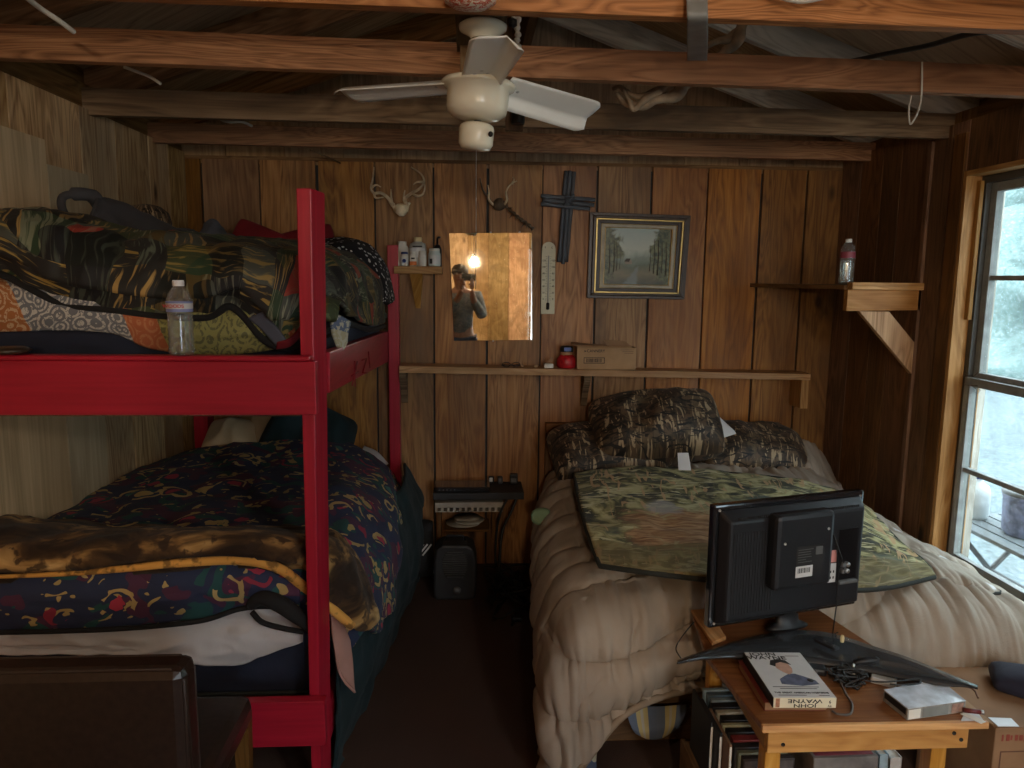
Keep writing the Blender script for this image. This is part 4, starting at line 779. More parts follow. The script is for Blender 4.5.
# thermometer
q0, q1 = W(547.5, 314, .012), W(548.5, 243, .012); wd = .037
t = thing('wall_thermometer', 'long ivory wall thermometer between the mirror and the cross', 'thermometer', q0)
ol = [(-wd, 0), (wd, 0), (wd, .345)] + [(wd*math.cos(a_), .345+.038*math.sin(a_)) for a_ in [math.pi*k/10 for k in range(1, 10)]] + [(-wd, .345)]
b = MB(); b.prism([(x*1.0, z) for x, z in ol], .006, RX(90), q0); b.build('plate', THERM, t, bevel=.002)
b = MB(); yy = q0.y-.0085; b.tube([(q0.x, yy, q0.z+.03), (q0.x, yy, q0.z+.31)], .0035, 8); b.build('tube', CLRGREY, t); b = MB(); b.lathe([(0,0),(.009,.004),(.009,.035),(0,.042)], (q0.x, yy-.001, q0.z+.022), 12, cap=False); b.build('bulb', INK, t)
b = MB()
for k in range(27): z = q0.z+.075+k*.0088; w_ = .010 if k % 2 else .016; b.box(q0.x-.007-w_*.6, q0.x-.007, q0.y-.0072, q0.y-.0062, z, z+.0013); b.box(q0.x+.007, q0.x+.007+w_*.6, q0.y-.0072, q0.y-.0062, z, z+.0013)
b.build('scale_marks', INK, t)
for k, s_ in enumerate(('0','20','40','60','80','100','120')): text(s_, .013, INK, 'scale_numeral', t, (q0.x-.025, q0.y-.0066, q0.z+.08+k*.034), FRONT); text(s_, .013, INK, 'scale_numeral', t, (q0.x+.026, q0.y-.0066, q0.z+.08+k*.034), FRONT)
text('F', .014, INK, 'scale_numeral', t, (q0.x-.018, q0.y-.0066, q0.z+.352), FRONT); text('C', .014, INK, 'scale_numeral', t, (q0.x+.018, q0.y-.0066, q0.z+.352), FRONT)
b = MB(); b.lathe([(0,-.003),(.004,-.002),(.004,.001)], (q0.x, q0.y-.007, q0.z+.37), 10, RX(90), cap=False); b.build('nail', INK, t)
# cross of split sticks
t = thing('wooden_cross', 'grey weathered wooden cross bound with cord on the back wall', 'cross', W(562, 262, .02))
b = MB()
for dx, (ta, ba) in ((-.019, ((566, 171), (559, 262))), (.0, ((570, 171), (563, 264))), (.018, ((574, 172), (566.5, 262)))):
    p = [W(ta[0]+(ba[0]-ta[0])*k/8, ta[1]+(ba[1]-ta[1])*k/8, .022)+Vector((.003*noise.noise(Vector((k, dx*99, 1))), -.004*random.random(), 0)) for k in range(9)]; b.tube(p, [.011+.0015*math.sin(k*2+dx*90) for k in range(9)], 7)
b.build('upright', CROSSW, t)
b = MB()
for a_, c_ in (((541, 196), (595, 200)), ((543, 200), (594, 205)), ((541, 204), (590, 209))):
    p = [W(a_[0]+(c_[0]-a_[0])*k/8, a_[1]+(c_[1]-a_[1])*k/8, .040)+Vector((0, -.004*random.random(), .004*noise.noise(Vector((k, a_[1], 3))))) for k in range(9)]; b.tube(p, [.011+.001*math.sin(k*2.3) for k in range(9)], 7)
b.build('crossbar', CROSSW, t)
b = MB(); cc = W(568.5, 201, .05)
for k in range(5): b.tube([cc+Vector((-.034+.006*k, .01, -.03+.004*k)), cc+Vector((-.012, -.012, -.012+.006*k)), cc+Vector((.012+.004*k, -.013, .014)), cc+Vector((.030, .01, .035-.006*k))], .005, 6)
for k in range(4): b.tube([cc+Vector((-.028, .01, .03-.006*k)), cc+Vector((0, -.015, .006-.004*k)), cc+Vector((.030, .01, -.03+.006*k))], .005, 6)
b.build('cord_binding', CROSSW, t)
# landscape picture
fr = [W(587, 298, .03), W(684.5, 299.5, .03), W(691, 215.5, .03), W(590, 212, .03)]
ctr = sum(fr, Vector())/4; t = thing('landscape_painting', 'framed oil painting of a wooded stream in a dark frame with a gilt inner line', 'picture', ctr)
def ring(i0, i1, y0, y1, name, mat, bev=.002, t=t):
    L_ = lambda i: [ctr+(p-ctr)*(1-i) for p in fr]; A, Bq = L_(i0), L_(i1); b = MB()
    for k in range(4):
        j = (k+1) % 4; f = lambda p, y: (p.x, YB-y, p.z)
        b.hexa([f(A[k], y0), f(A[j], y0), f(Bq[j], y0), f(Bq[k], y0), f(A[k], y1), f(A[j], y1), f(Bq[j], y1*1), f(Bq[k], y1)], 0)
    return b.build(name, mat, t, bevel=bev)
ring(0, .07, .003, .030, 'outer_frame', FRAMEW); ring(.07, .13, .003, .040, 'frame_moulding', FRAMEW, .004); ring(.13, .165, .003, .036, 'gilt_line', GOLD); ring(.165, .245, .003, .026, 'inner_frame', plain('dark_umber', (.03,.017,.01), .4)); ring(.245, .255, .003, .024, 'gilt_line', GOLD); ring(.255, .325, .003, .018, 'linen_liner', LINEN); ring(.325, .34, .003, .016, 'gilt_line', GOLD)
cv = [ctr+(p-ctr)*(1-.33) for p in fr]; x0, x1, z0, z1 = cv[0].x, cv[1].x, cv[0].z, cv[3].z; cw, chh = x1-x0, z1-z0
h = M('painted_landscape'); g = h.sep(h.gen); n1 = h.noise(h.obj, 16, 5, .8); n2 = h.noise(h.obj, 45, 4, .5)
zz = h.math('ADD', g[2], h.math('MULTIPLY', h.math('SUBTRACT', n1, .5), .25))
col = h.ramp(zz, [(.0,(.06,.06,.03)),(.2,(.20,.16,.08)),(.34,(.11,.13,.07)),(.46,(.24,.29,.23)),(.6,(.52,.55,.46)),(1,(.36,.44,.41))])
side = h.math('ABSOLUTE', h.math('SUBTRACT', g[0], .47)); fo = h.math('ADD', h.math('MULTIPLY', side, 1.9), h.math('MULTIPLY', n1, .9)); fo = h.math('SUBTRACT', fo, h.math('MULTIPLY', h.math('ABSOLUTE', h.math('SUBTRACT', g[2], .62)), .7))
leaf = h.ramp(n2, [(.35,(.03,.042,.016)),(.6,(.16,.16,.065))]); col = h.mix(h.ramp(fo, [(.72,0),(.84,1)]), col, leaf)
river = h.math('SUBTRACT', h.math('ABSOLUTE', h.math('SUBTRACT', h.math('ADD', g[0], h.math('MULTIPLY', g[2], -.35)), .40)), h.math('MULTIPLY', h.math('SUBTRACT', .36, g[2]), .32)); col = h.mix(h.ramp(h.math('ADD', river, h.math('MULTIPLY', n2, .1)), [(.02,.75),(.06,0)]), col, (.20,.23,.21))
CANV = h.out(col, .35, bump=n2, bstr=.2, bdist=.001)
b = MB(); b.box(x0, x1, YB-.012, YB-.008, z0, z1); cvo = b.build('canvas', CANV, t)
b = MB()
for fx, w_, hh_, z_ in ((.08,.006,.5,.2),(.15,.005,.55,.22),(.19,.004,.5,.24),(.24,.003,.4,.27),(.70,.004,.45,.24),(.76,.005,.6,.2),(.82,.007,.62,.17),(.88,.004,.55,.2),(.94,.006,.6,.15)):
    xa = x0+cw*fx; b.tube([(xa, YB-.0122, z0+chh*z_), (xa+.003, YB-.0122, z0+chh*(z_+hh_*.5)), (xa-.002, YB-.0122, z0+chh*(z_+hh_))], [w_*.5, w_*.4, w_*.2], 5)
b.build('painted_trunks', plain('trunk_paint', (.07,.05,.03)), cvo)
b = MB(); xa, za = x0+cw*.37, z0+chh*.36; b.prism([(-.018,0),(.020,0),(.020,.016),(.010,.028),(-.010,.028),(-.018,.014)], .0006, FRONT, (xa, YB-.0122, za)); b.build('painted_cottage', plain('cottage_paint', (.30,.25,.19)), cvo)
b = MB(); b.prism([(-.022,.014),(-.010,.030),(.012,.030),(.004,.012)], .0008, FRONT, (xa, YB-.0124, za)); b.build('painted_roof', plain('roof_paint', (.06,.045,.035)), cvo)
# antlers
def antler_pts(l): return [W(px, py, d) for px, py, d in l]
t = thing('deer_skull_antlers', 'pale deer skull cap with two antlers above the little bottle shelf', 'antlers', W(402, 215, .02))
b = MB(); sk = spline(antler_pts([(394,205,.02),(399,208,.05),(403,206,.06),(408,204,.02)]), 12); 
b.lathe([(0,0),(.020,.006),(.032,.025),(.030,.05),(.022,.062),(0,.066)], W(401.5, 217, .045), 18, RX(8), cap=False)
for v in b.bm.verts: v.co += Vector((noise.noise(v.co*40), noise.noise(v.co*40+Vector((5,5,5)))*.6, noise.noise(v.co*30+Vector((9,1,3)))))*.012
b.tube(antler_pts([(396,211,.04),(393,204,.045),(390,203,.04)]), [.012,.009,.006], 8); b.tube(antler_pts([(406,211,.04),(408,204,.045),(410,203,.04)]), [.012,.009,.006], 8); b.build('skull_cap', BONE, t, smooth=True)
for mainb, tines in (([(393,206,.05),(388,198,.07),(381,193,.10),(374,193,.12),(371,188,.12),(373,178,.11),(374,167,.09)], [[(374,193,.12),(376,198,.12),(384,197,.11)],[(371,188,.12),(376,185,.13),(381,187,.13)],[(392,203,.05),(391,196,.06),(391,189,.06)]]),
                     ([(407,206,.05),(405,199,.06),(412,193,.09),(419,189,.12),(424,182,.12),(421,174,.11),(411,167,.09)], [[(412,193,.09),(417,196,.12),(423,194,.12),(425,186,.12),(423,182,.12)],[(424,182,.12),(417,182,.13),(413,185,.13)],[(404,201,.06),(404,195,.07),(405,190,.07)]])):
    b = MB(); sp = spline(antler_pts(mainb), 26); b.tube(sp, [.0105-.007*k/26 for k in range(27)], 8)
    for q in tines: b.tube(spline(antler_pts(q), 10), [.0075-.005*k/10 for k in range(11)], 7)
    b.build('antler', ANTL, t)
t = thing('dark_antlers', 'smaller dark antlers mounted with a drooping twig above the mirror', 'antlers', W(498, 206, .02))
b = MB(); b.lathe([(0,0),(.028,.004),(.034,.016),(.028,.03),(0,.034)], W(499, 205, .02), 18, RX(90), cap=False)
for v in b.bm.verts: v.co.z += .006*noise.noise(v.co*40)
b.build('plaque', ANTD, t, smooth=True)
for q, mt_ in (([(495,206,.03),(489,200,.07),(489,192,.10),(488,185,.11)], ANTL), ([(503,206,.03),(507,200,.07),(506,192,.10),(510,185,.11),(517,181,.10)], ANTL), ([(490,200,.05),(483,190,.05),(480,178,.04)], ANTD), ([(512,184,.10),(514,180,.10),(513,177,.09)], ANTL)):
    b = MB(); b.tube(spline(antler_pts(q), 14), [.0075-.005*k/14 for k in range(15)], 8); b.build('antler', mt_, t)
t = thing('dry_twig', 'dark knobbly twig drooping from the smaller antlers toward the mirror', 'twig', W(520, 220, .02))
b = MB(); sp = spline(antler_pts([(505,205,.03),(512,212,.04),(519,218,.04),(526,223,.04),(533,229,.03)]), 24); b.tube(sp, [.009+.004*math.sin(k*1.9) for k in range(25)], 7)
for k in range(3, 24, 2): b.tube([sp[k], sp[k]+Vector((random.uniform(-.02,.02), -.01, random.uniform(-.03,.03)))], [.004, .0015], 5)
b.build('stem', ANTD, t)
b = MB(); b.tube(spline([W(310,150,.35), W(325,156,.2), W(340,163,.03)], 12), [.004]*13, 6); tag(b.build('thin_stick', OLD), 'thin pale stick jutting from the top of the back wall near the tall red post', 'stick')
# wall desk niche with router, vent grille and papers
a, c = P(433, 491, y=3.78), P(506, 499, y=3.78); 
t = thing('power_strip_shelf', 'narrow dark shelf low on the back wall carrying cables and chargers', 'shelf', ((a.x+c.x)/2, 3.9, a.z-.03))
b = MB(); b.tint(.3); b.box(a.x, P(524, 495, y=3.78).x, 3.78, 3.998, a.z-.050, a.z-.012); b.build('board', BLKM, t, bevel=.002)
b = MB(); b.tint(.5); b.box(a.x+.02, a.x+.04, 3.86, 3.998, a.z-.30, a.z-.051); b.build('side_support', DWOOD, t); b = MB(); b.tint(.4); b.box(c.x-.07, c.x-.05, 3.86, 3.998, a.z-.30, a.z-.051); b.build('side_support', DWOOD, t)
SHZ = a.z-.012
t = thing('router', 'flat black box lying on the low dark shelf', 'router', (a.x+.14, 3.85, SHZ)); b = MB(); b.box(a.x+.005, a.x+.30, 3.79, 3.93, SHZ, SHZ+.028); b.build('case', BLKG, t, bevel=.004)
b = MB()
for k in range(5): b.box(a.x+.03+k*.02, a.x+.036+k*.02, 3.7885, 3.790, SHZ+.012, SHZ+.016)
b.build('indicator', GREYP, t)
g0 = P(435, 512, y=3.80); g1 = P(503, 512, y=3.80)
t = thing('grey_comb_tray', 'beige slotted plastic tray hanging directly under the low dark shelf', 'tray', ((g0.x+g1.x)/2, 3.86, g0.z)); b = MB(); b.box(g0.x, g1.x, 3.80, 3.93, g0.z+.022, g0.z+.050); b.box(g0.x, g1.x, 3.80, 3.93, g0.z-.002, g0.z+.003)
n_ = 11
for k in range(n_+1): xx = g0.x+(g1.x-g0.x-.014)*k/n_; b.box(xx, xx+.014, 3.80, 3.93, g0.z+.003, g0.z+.022)
b.build('slotted_tray', plain('beige_plastic', (.36,.32,.26), .5), t, bevel=.001)
pz = P(467, 527, y=3.82); 
t = thing('stacked_plates', 'few cream plates and papers on the rack under the slotted tray', 'plates', (pz.x, 3.88, pz.z-.01)); b = MB(); b.tint(.4); b.box(pz.x-.12, pz.x+.12, 3.80, 3.97, pz.z-.02, pz.z-.008); b.build('rack', DWOOD, t)
for k, (dx, w_) in enumerate(((-.02,.17),(.01,.15),(.0,.13))): b = MB(); b.lathe([(0,0),(w_*.3,0),(w_*.55,.010),(w_*.55,.013),(0,.006)], (pz.x+dx, 3.885, pz.z-.006+k*.014), 26, Matrix.Diagonal((1,.9,1)).to_3x3() if False else None, cap=False); b.build('plate', plain('cream_plate', (.42,.38,.30), .4), t)
# chargers and coils on the shelf
for i, (px, w_, lb) in enumerate(((492, .022, 'small black charger with a pale face standing on the low shelf'), (501, .02, 'round black plug beside the pale faced charger'), (515, .035, 'bulky black adapter block at the right end of the low shelf'))):
    c = P(px, 488, y=3.84); t = thing('charger', lb, 'charger', (c.x, 3.85, SHZ)); b = MB(); b.box(c.x-w_/2-.004, c.x+w_/2+.004, 3.955 if i == 0 else 3.94, 3.975, SHZ+.0005, SHZ+.04+.015*(i == 2)); b.build('block', BLK, t, bevel=.004)
    b = MB(); b.box(c.x-w_/2, c.x+w_/2-.004, (3.953 if i == 0 else 3.938), (3.955 if i == 0 else 3.94), SHZ+.012, SHZ+.034); b.build('face', PAPERC if i == 0 else GREYP, t)
def cable(name, pts, r, mat, label, cat='cable', n=60, jit=0, sd=1, group=None):
    sp = spline(pts, n)
    if jit: sp = [p+noise.noise_vector(p*9+Vector((sd*3,sd,0)))*jit for p in sp]
    b = MB(); b.tube(sp, r, 7); return tag(b.build(name, mat), label, cat, group)
cable('power_cable', [P(518,495,y=3.80), P(512,510,y=3.77), P(503,530,y=3.74), P(500,555,y=3.70), P(502,575,y=3.68), (.30,3.62,.012)], .008, CORDB, 'thick black cable dropping from the right end of the low shelf')
cable('power_cable', [P(508,497,y=3.79), P(500,515,y=3.77), P(496,540,y=3.76), P(497,570,y=3.72), (.22,3.60,.010), (.32,3.5,.010)], .006, CORDB, 'thinner black cable dropping left of the thick one from the low shelf')
for k in range(6):
    p = [Vector((.10+.10*random.random(), 3.62+.2*random.random(), .008))]
    for j in range(7): p.append(Vector((random.uniform(.08,.34), random.uniform(3.3,3.9), random.uniform(.006,.035+.02*k))))
    cable('floor_cable', p, .005, CORDB, 'black cable in the tangle on the floor between heater and right bed', 'cable', 90, .02, k, 'tangled floor cables')
cable('extension_cable', [P(512,625,z=.008), P(516,612,z=.006), P(524,607,z=.006), P(535,606,z=.006), (.30,2.9,.006)], .005, CORDB, 'black cord snaking out on the carpet by the right bed')
c = P(518, 618, z=.012); t = thing('cord_plug', 'small dark plug lying on the carpet at the end of the floor cord', 'plug', (c.x, c.y, 0)); b = MB(); b.box(c.x-.03, c.x+.02, c.y-.02, c.y+.02, 0.001, .024); b.build('body', BLK, t, bevel=.006)
# heater
B = Vector((-.065, 3.60, 0)); t = thing('space_heater', 'small black upright space heater with a slotted grille on the carpet', 'heater', B)
b = MB(); ol = [(-.105,.012),(-.09,0),(.09,0),(.105,.012),(.108,.20),(.095,.262),(.06,.285),(-.06,.285),(-.095,.262),(-.108,.20)]; b.prism(ol, .15, RX(90), B+Vector((0,.07,.001))); b.build('housing', plain('dark_grey_plastic', (.022,.022,.023), .5), t, bevel=.012)
b = MB()
for k in range(12): z = .125+k*.0115; w_ = .062*math.sqrt(max(.05, 1-((k-5.5)/7.2)**2)); b.box(B.x-w_, B.x+w_, B.y-.092, B.y-.083, z, z+.005)
b.build('grille', plain('dark_metal', (.10,.10,.10), .35, metal=.8), t, bevel=.001)
b = MB(); b.lathe([(.020,0),(.018,.014),(0,.015)], B+Vector((.01,-.082,.055)), 20, RX(90), cap=False); b.build('knob', GREYP, t); b = MB(); b.tube([B+Vector((-.05,0,.285)), B+Vector((-.04,0,.31)), B+Vector((.04,0,.31)), B+Vector((.05,0,.285))], .006, 8); b.build('handle', BLK, t)
B = Vector((-.26, 3.80, 0)); t = thing('black_bag', 'crumpled black bag with pale printing left of the space heater', 'bag', B); pw = pillow('bag_body', B+Vector((0,-.0,.17)), .17, .34, .16, BLACKC, (R_(88), 0, R_(8)), seed=21, wr=.02); pw.parent = t; pw.location -= t.location
b = MB(); 
for k in range(3): b.bar(B+Vector((-.02+.022*k,-.105,.17)), B+Vector((.03+.02*k,-.105,.23)), .008, .002, up=(0,1,0))
b.build('printed_stripes', PAPERC, t)
c = P(541, 516, y=3.2); B = Vector((.245, 3.1, .555)); t_ = tag(pillow('fluffy_slipper', P(541, 516, y=3.15), .10, .06, .05, GREENF, (0,0,0), seed=31, n=18, wr=.012), 'small mint green fluffy thing clinging to the side of the taupe comforter', 'slipper')
# ================================================================ RIGHT CORNER SHELF
t = thing('corner_shelf', 'wooden shelf in the right corner with a diagonal brace and a bright front board', 'shelf', (1.8, 3.6, 1.4))
x0 = P(848, 290, y=3.2).x; zt = P(848, 285, y=3.2).z; xs_ = P(752, 283, y=3.97).x
b = MB(); b.tint(.35); b.hexa([(x0,3.235,zt-.020),(XR-.001,3.235,zt-.020),(XR-.001,3.998,zt-.020),(xs_,3.998,zt-.020),(x0,3.235,zt),(XR-.001,3.235,zt),(XR-.001,3.998,zt),(xs_,3.998,zt)], 1); b.build('shelf_board', DWOOD, t)
b = MB(); b.tint(.8); b.hexa([(x0,3.20,zt-.115),(XR-.001,3.20,zt-.108),(XR-.001,3.234,zt-.108),(x0,3.234,zt-.115),(x0,3.20,zt-.02),(XR-.001,3.20,zt-.02),(XR-.001,3.234,zt-.02),(x0,3.234,zt-.02)], 0); b.build('front_board', PINE, t, bevel=.002)
b = MB(); b.tint(.65); b.box(x0+.012, XR-.001, 3.185, 3.235, zt-.0195, zt+.012, L=0); b.build('edge_strip', PINE, t, bevel=.002)
pa, pb = P(875, 306, y=3.215), P(912, 350, y=3.215); d = (pb-pa).normalized(); b = MB(); b.tint(.7)
A0, A1 = P(860, 307, y=3.2), P(890, 307, y=3.2); zq = zt-.115; sl = 1.05
b.hexa([(A0.x,3.203,zq),(XR-.002,3.203,zq-(XR-A0.x)*sl),(XR-.002,3.232,zq-(XR-A0.x)*sl),(A0.x,3.232,zq),(A1.x,3.203,zq),(XR-.002,3.203,zq-(XR-A1.x)*sl),(XR-.002,3.232,zq-(XR-A1.x)*sl),(A1.x,3.232,zq)], 0); b.build('diagonal_brace', PINE, t, bevel=.002)
c = P(846, 278, y=3.30); pet_bottle('water_bottle', (c.x, 3.30, zt+.001), .205, 'clear water bottle with a maroon label on the right corner shelf', 'bottle', LRED, WHITEP, level=.55)
# ================================================================ RIGHT BED
t = thing('double_bed', 'brown wooden bed frame with drawers under the taupe comforter, below the right window', 'bed', (1.15, 3.1, 0))
hz = P(546, 424, y=3.93).z; hx0, hx1 = P(546, 430, y=3.93).x, 1.74
b = MB(); b.tint(.6); b.box(hx0+.04, hx1-.04, 3.955, 3.985, .2, hz-.055, L=0); b.build('headboard_panel', DWOOD, t)
b = MB(); b.tint(.8); b.box(hx0, hx1, 3.945, 3.992, hz-.05, hz, L=0); b.build('headboard_rail', DWOOD, t, bevel=.004)
for xx in (hx0, hx1-.045): b = MB(); b.tint(.7); b.box(xx, xx+.045, 3.945, 3.992, 0, hz-.05, L=2); b.build('bedpost', DWOOD, t, bevel=.003)
b = MB(); b.tint(.2); b.box(.46, 1.86, 2.36, 3.94, .0, .27, L=1); b.build('base_box', DWOOD, t, bevel=.004)
for z0 in (.015, .145): b = MB(); b.tint(.3); b.box(.48, 1.84, 2.345, 2.36, z0, z0+.115, L=0); dr = b.build('drawer', DWOOD, t, bevel=.003); b = MB(); b.lathe([(.012,0),(.016,.016),(0,.020)], (.72, 2.345, z0+.06), 14, RX(90), cap=False); b.build('knob', WHITEP, dr)
mattress(.45, 1.87, 2.36, 3.92, .272, .545, WHITEC, 'mattress of the double bed hidden below the taupe comforter')
cf = [
 [(.41,3.74,.15),(.40,3.74,.42),(.47,3.74,.60),(.8,3.72,.63),(1.15,3.70,.64),(1.5,3.70,.68),(1.78,3.74,.74),(1.97,3.76,.52)],
 [(.35,3.5,.12),(.34,3.5,.42),(.45,3.5,.61),(.8,3.5,.64),(1.15,3.5,.64),(1.5,3.5,.65),(1.76,3.5,.62),(1.97,3.5,.42)],
 [(.31,3.2,.10),(.31,3.2,.42),(.43,3.2,.60),(.8,3.2,.62),(1.15,3.2,.62),(1.5,3.2,.62),(1.78,3.2,.57),(1.97,3.2,.42)],
 [(.27,2.8,.08),(.27,2.8,.38),(.39,2.8,.57),(.8,2.8,.60),(1.15,2.8,.60),(1.5,2.8,.58),(1.78,2.8,.54),(1.985,2.8,.455)],
 [(.25,2.48,.04),(.26,2.48,.36),(.39,2.46,.56),(.8,2.5,.60),(1.15,2.5,.60),(1.5,2.5,.58),(1.8,2.5,.54),(1.985,2.5,.445)],
 [(.245,2.22,.02),(.265,2.20,.33),(.42,2.24,.52),(.8,2.31,.56),(1.15,2.31,.555),(1.5,2.28,.54),(1.8,2.28,.51),(1.985,2.28,.43)],
 [(.245,2.10,.012),(.29,2.10,.24),(.45,2.15,.39),(.8,2.225,.42),(1.15,2.225,.41),(1.5,2.19,.40),(1.8,2.19,.39),(1.985,2.19,.36)],
 [(.265,2.05,.012),(.36,2.08,.13),(.52,2.16,.25),(.8,2.24,.275),(1.15,2.24,.25),(1.5,2.22,.235),(1.8,2.22,.225),(1.985,2.22,.23)]]
def puff(v, u, p):
    s = p.y if p.y > 2.36 else 2.36-(.56-p.z)*1.0
    xx = .42-(.58-p.z)*.8 if (p.x < .42 and p.y > 2.3) else p.x
    s += .05*math.sin(xx*5.2)+.03*noise.noise(Vector((xx*3, s*3, 7)))
    a = abs(math.sin(math.pi*s*6.2)); bx_ = math.sin(math.pi*(xx*1.9+.30*math.sin(s*7)+.15)); c_ = abs(bx_)
    if p.x > 1.2: a, c_ = abs(math.sin(math.pi*(s*3.4+.3*math.sin(xx*7)))), max(c_, .2)
    e = (a**.5)*(.55+.45*c_**.35); st = (1-a)**1.1+.5*(1-c_)**3
    wr = (noise.noise(Vector((xx*34, s*5, 1)))+.6*noise.noise(Vector((xx*60, s*9, 2))))*.027*min(1, st+.2)
    k_ = min(1, max(0, (.50-p.x)/.1))*min(1, max(0, (p.y-2.25)/.15)); wr *= 1-.75*k_; e = e*(1-.5*k_)+.4*k_
    return .034*e+wr-.010+.008*noise.noise(Vector((xx*7, s*8, 4)))
co = sheet('taupe_comforter', cf, BEIGE, nu=330, nv=300, amp=.012, sc=4, amp2=.003, sc2=16, thick=.012, seed=17, fn=puff)
tag(co, 'puffy taupe quilted comforter spread over the bed under the window', 'comforter')
b = MB(); b.tube([q+Vector((0,-.012,.0)) for q in spline(cf[-1], 80)], .012, 8); b.build('piping', BEIGEB, co)
fz = [.70,.70,.695,.69,.68,.645,.60]
fl = [[(574,474),(625,469),(680,470),(735,474),(790,480),(835,492),(868,510)],[(580,505),(635,502),(695,505),(750,508),(810,512),(860,524),(900,543)],[(590,540),(645,540),(705,542),(765,545),(825,550),(880,556),(924,562)],[(600,566),(650,573),(710,580),(770,586),(830,590),(885,588),(934,577)]]
fr_ = [[P(q[0], q[1], z=fz[i]-(.02 if r == 3 else 0)-(.01 if r == 2 else 0)) for i, q in enumerate(ro)] for r, ro in enumerate(fl)]
fo_ = sheet('deer_fleece', fr_, DEER, nu=120, nv=70, amp=.010, sc=6, amp2=.004, thick=.014, seed=19, ridge=.005, rsc=(5,6,5)); tag(fo_, 'olive fleece blanket with a woodland deer print laid flat on the taupe comforter', 'blanket')
b = MB(); ed = spline(fr_[0], 30)+spline([r[-1] for r in fr_], 16)[1:]+spline(fr_[-1][::-1], 30)[1:]+spline([r[0] for r in fr_[::-1]], 16)[1:]; b.tube(ed, .009, 7); b.build('binding', TRIMD, fo_)
c = P(605, 452, y=3.62); tag(pillow('camouflage_pillow', c, .62, .40, .24, CAMO, (R_(28), R_(-4), R_(6)), seed=41, wr=.02), 'leaf camouflage pillow lying lowest at the left by the headboard', 'pillow', None)
c = P(752, 452, y=3.72); tag(pillow('camouflage_pillow', c, .62, .38, .24, CAMO, (R_(30), R_(3), R_(-4)), seed=42, wr=.02), 'leaf camouflage pillow in shadow on the right side of the headboard', 'pillow', None)
c = P(655, 427, y=3.60); tag(pillow('camouflage_pillow', c, .72, .42, .30, CAMO, (R_(42), R_(-5), R_(-3)), seed=43, wr=.022), 'largest leaf camouflage pillow, lying on top of the other two', 'pillow', None)
c = thing('white_lining', 'white pillow lining sticking out of the right end of the top camouflage pillow', 'pillow', P(722, 430, y=3.56)); b = MB(); v4 = [P(711, 410, y=3.62), P(737, 434, y=3.50), P(716, 441, y=3.47), P(709, 425, y=3.5)]
b.hexa([v4[3], v4[2], v4[1], v4[0], v4[3]+Vector((0,.03,.01)), v4[2]+Vector((0,.03,.01)), v4[1]+Vector((0,.03,.01)), v4[0]+Vector((0,.03,.01))], 0); b.build('cloth', WHITEC, c, bevel=.006)
a = P(677, 453, y=3.40); c = P(690, 469, y=3.38); b = MB(); b.hexa([(a.x,3.36,c.z),(c.x,3.36,c.z-.002),(c.x,3.365,c.z-.002),(a.x,3.365,c.z),(a.x+.003,3.40,a.z),(c.x-.005,3.40,a.z),(c.x-.005,3.405,a.z),(a.x+.003,3.405,a.z)], 2); tag(b.build('white_tag', WHITEC), 'small white cloth tag hanging below the top camouflage pillow', 'tag')
tag(sheet('striped_sheet', [[(626,708,2.30),(645,706,2.29),(665,706,2.29),(688,704,2.30)],[(630,724,2.27),(647,728,2.26),(665,727,2.26),(684,718,2.27)],[(636,733,2.28),(648,739,2.27),(662,738,2.27),(678,728,2.28)]], STRIPE, nu=30, nv=14, amp=.004, thick=.004), 'blue and yellow striped sheet corner hanging below the comforter hem', 'sheet')
tag(sheet('floral_cloth', [[(578,738,2.14),(588,736,2.18),(598,738,2.22)],[(572,758,2.14),(584,755,2.18),(596,756,2.22)],[(560,780,2.14),(580,780,2.18),(596,780,2.22)]], FLOR, nu=20, nv=20, amp=.004, thick=.005), 'blue floral cloth peeking out below the comforter at the bottom of the view', 'cloth')
tag(sheet('maroon_cloth', [[(572,746,2.13),(578,742,2.13),(586,740,2.14)],[(562,764,2.12),(568,760,2.13),(576,758,2.14)],[(552,785,2.12),(560,785,2.13),(568,785,2.14)]], solid('maroon_cloth_m', (.12,.01,.02)), nu=16, nv=16, amp=.003, thick=.005), 'strip of maroon cloth left of the blue floral cloth under the comforter', 'cloth')
# ================================================================ TABLE
TZ = .55
tp = [P(762, 724, z=TZ), P(706, 655, z=TZ), P(692, 614, z=TZ), P(806, 601, z=TZ), P(986, 720, z=TZ)]
t = thing('side_table', 'low pine table at the foot of the double bed, carrying the television', 'table', (1.0, 1.85, 0))
b = MB(); b.tint(.5); b.prism([(p.x, p.y) for p in tp], .018, None, (0, 0, TZ-.018)); b.build('tabletop', TABT, t, bevel=.003)
b = MB(); b.tint(.7); b.bar(tp[0]+Vector((-.002,-.004,-.009)), tp[4]+Vector((.002,-.004,-.009)), .012, .018); b.build('front_edge', TABW, t, bevel=.002)
ax0, ax1 = P(768, 740, y=1.615).x, P(968, 740, y=1.615).x; az = P(860, 751, y=1.615).z
b = MB(); b.tint(.6); b.box(ax0, ax1, 1.615, 1.637, az, TZ-.0185, L=0); ap = b.build('front_apron', TABW, t, bevel=.002)
b = MB()
for px, py in ((784, 728), (783, 744.5), (954, 733), (961, 739.5)): c = P(px, py, y=1.6145); b.lathe([(0,-.0002),(.005,0),(.005,.002)], (c.x, 1.6147, c.z), 12, RX(90), cap=False)
b.build('screw_hole', INK, ap)
for (x0, x1, y0, y1) in ((ax0+.006, ax0+.045, 1.638, 1.68), (ax1-.075, ax1-.035, 1.638, 1.68), (.74, .78, 2.08, 2.12), (1.08, 1.12, 2.10, 2.14)): b = MB(); b.tint(.5); b.box(x0, x1, y0, y1, 0, TZ-.0185, L=2); b.build('leg', TABW, t, bevel=.002)
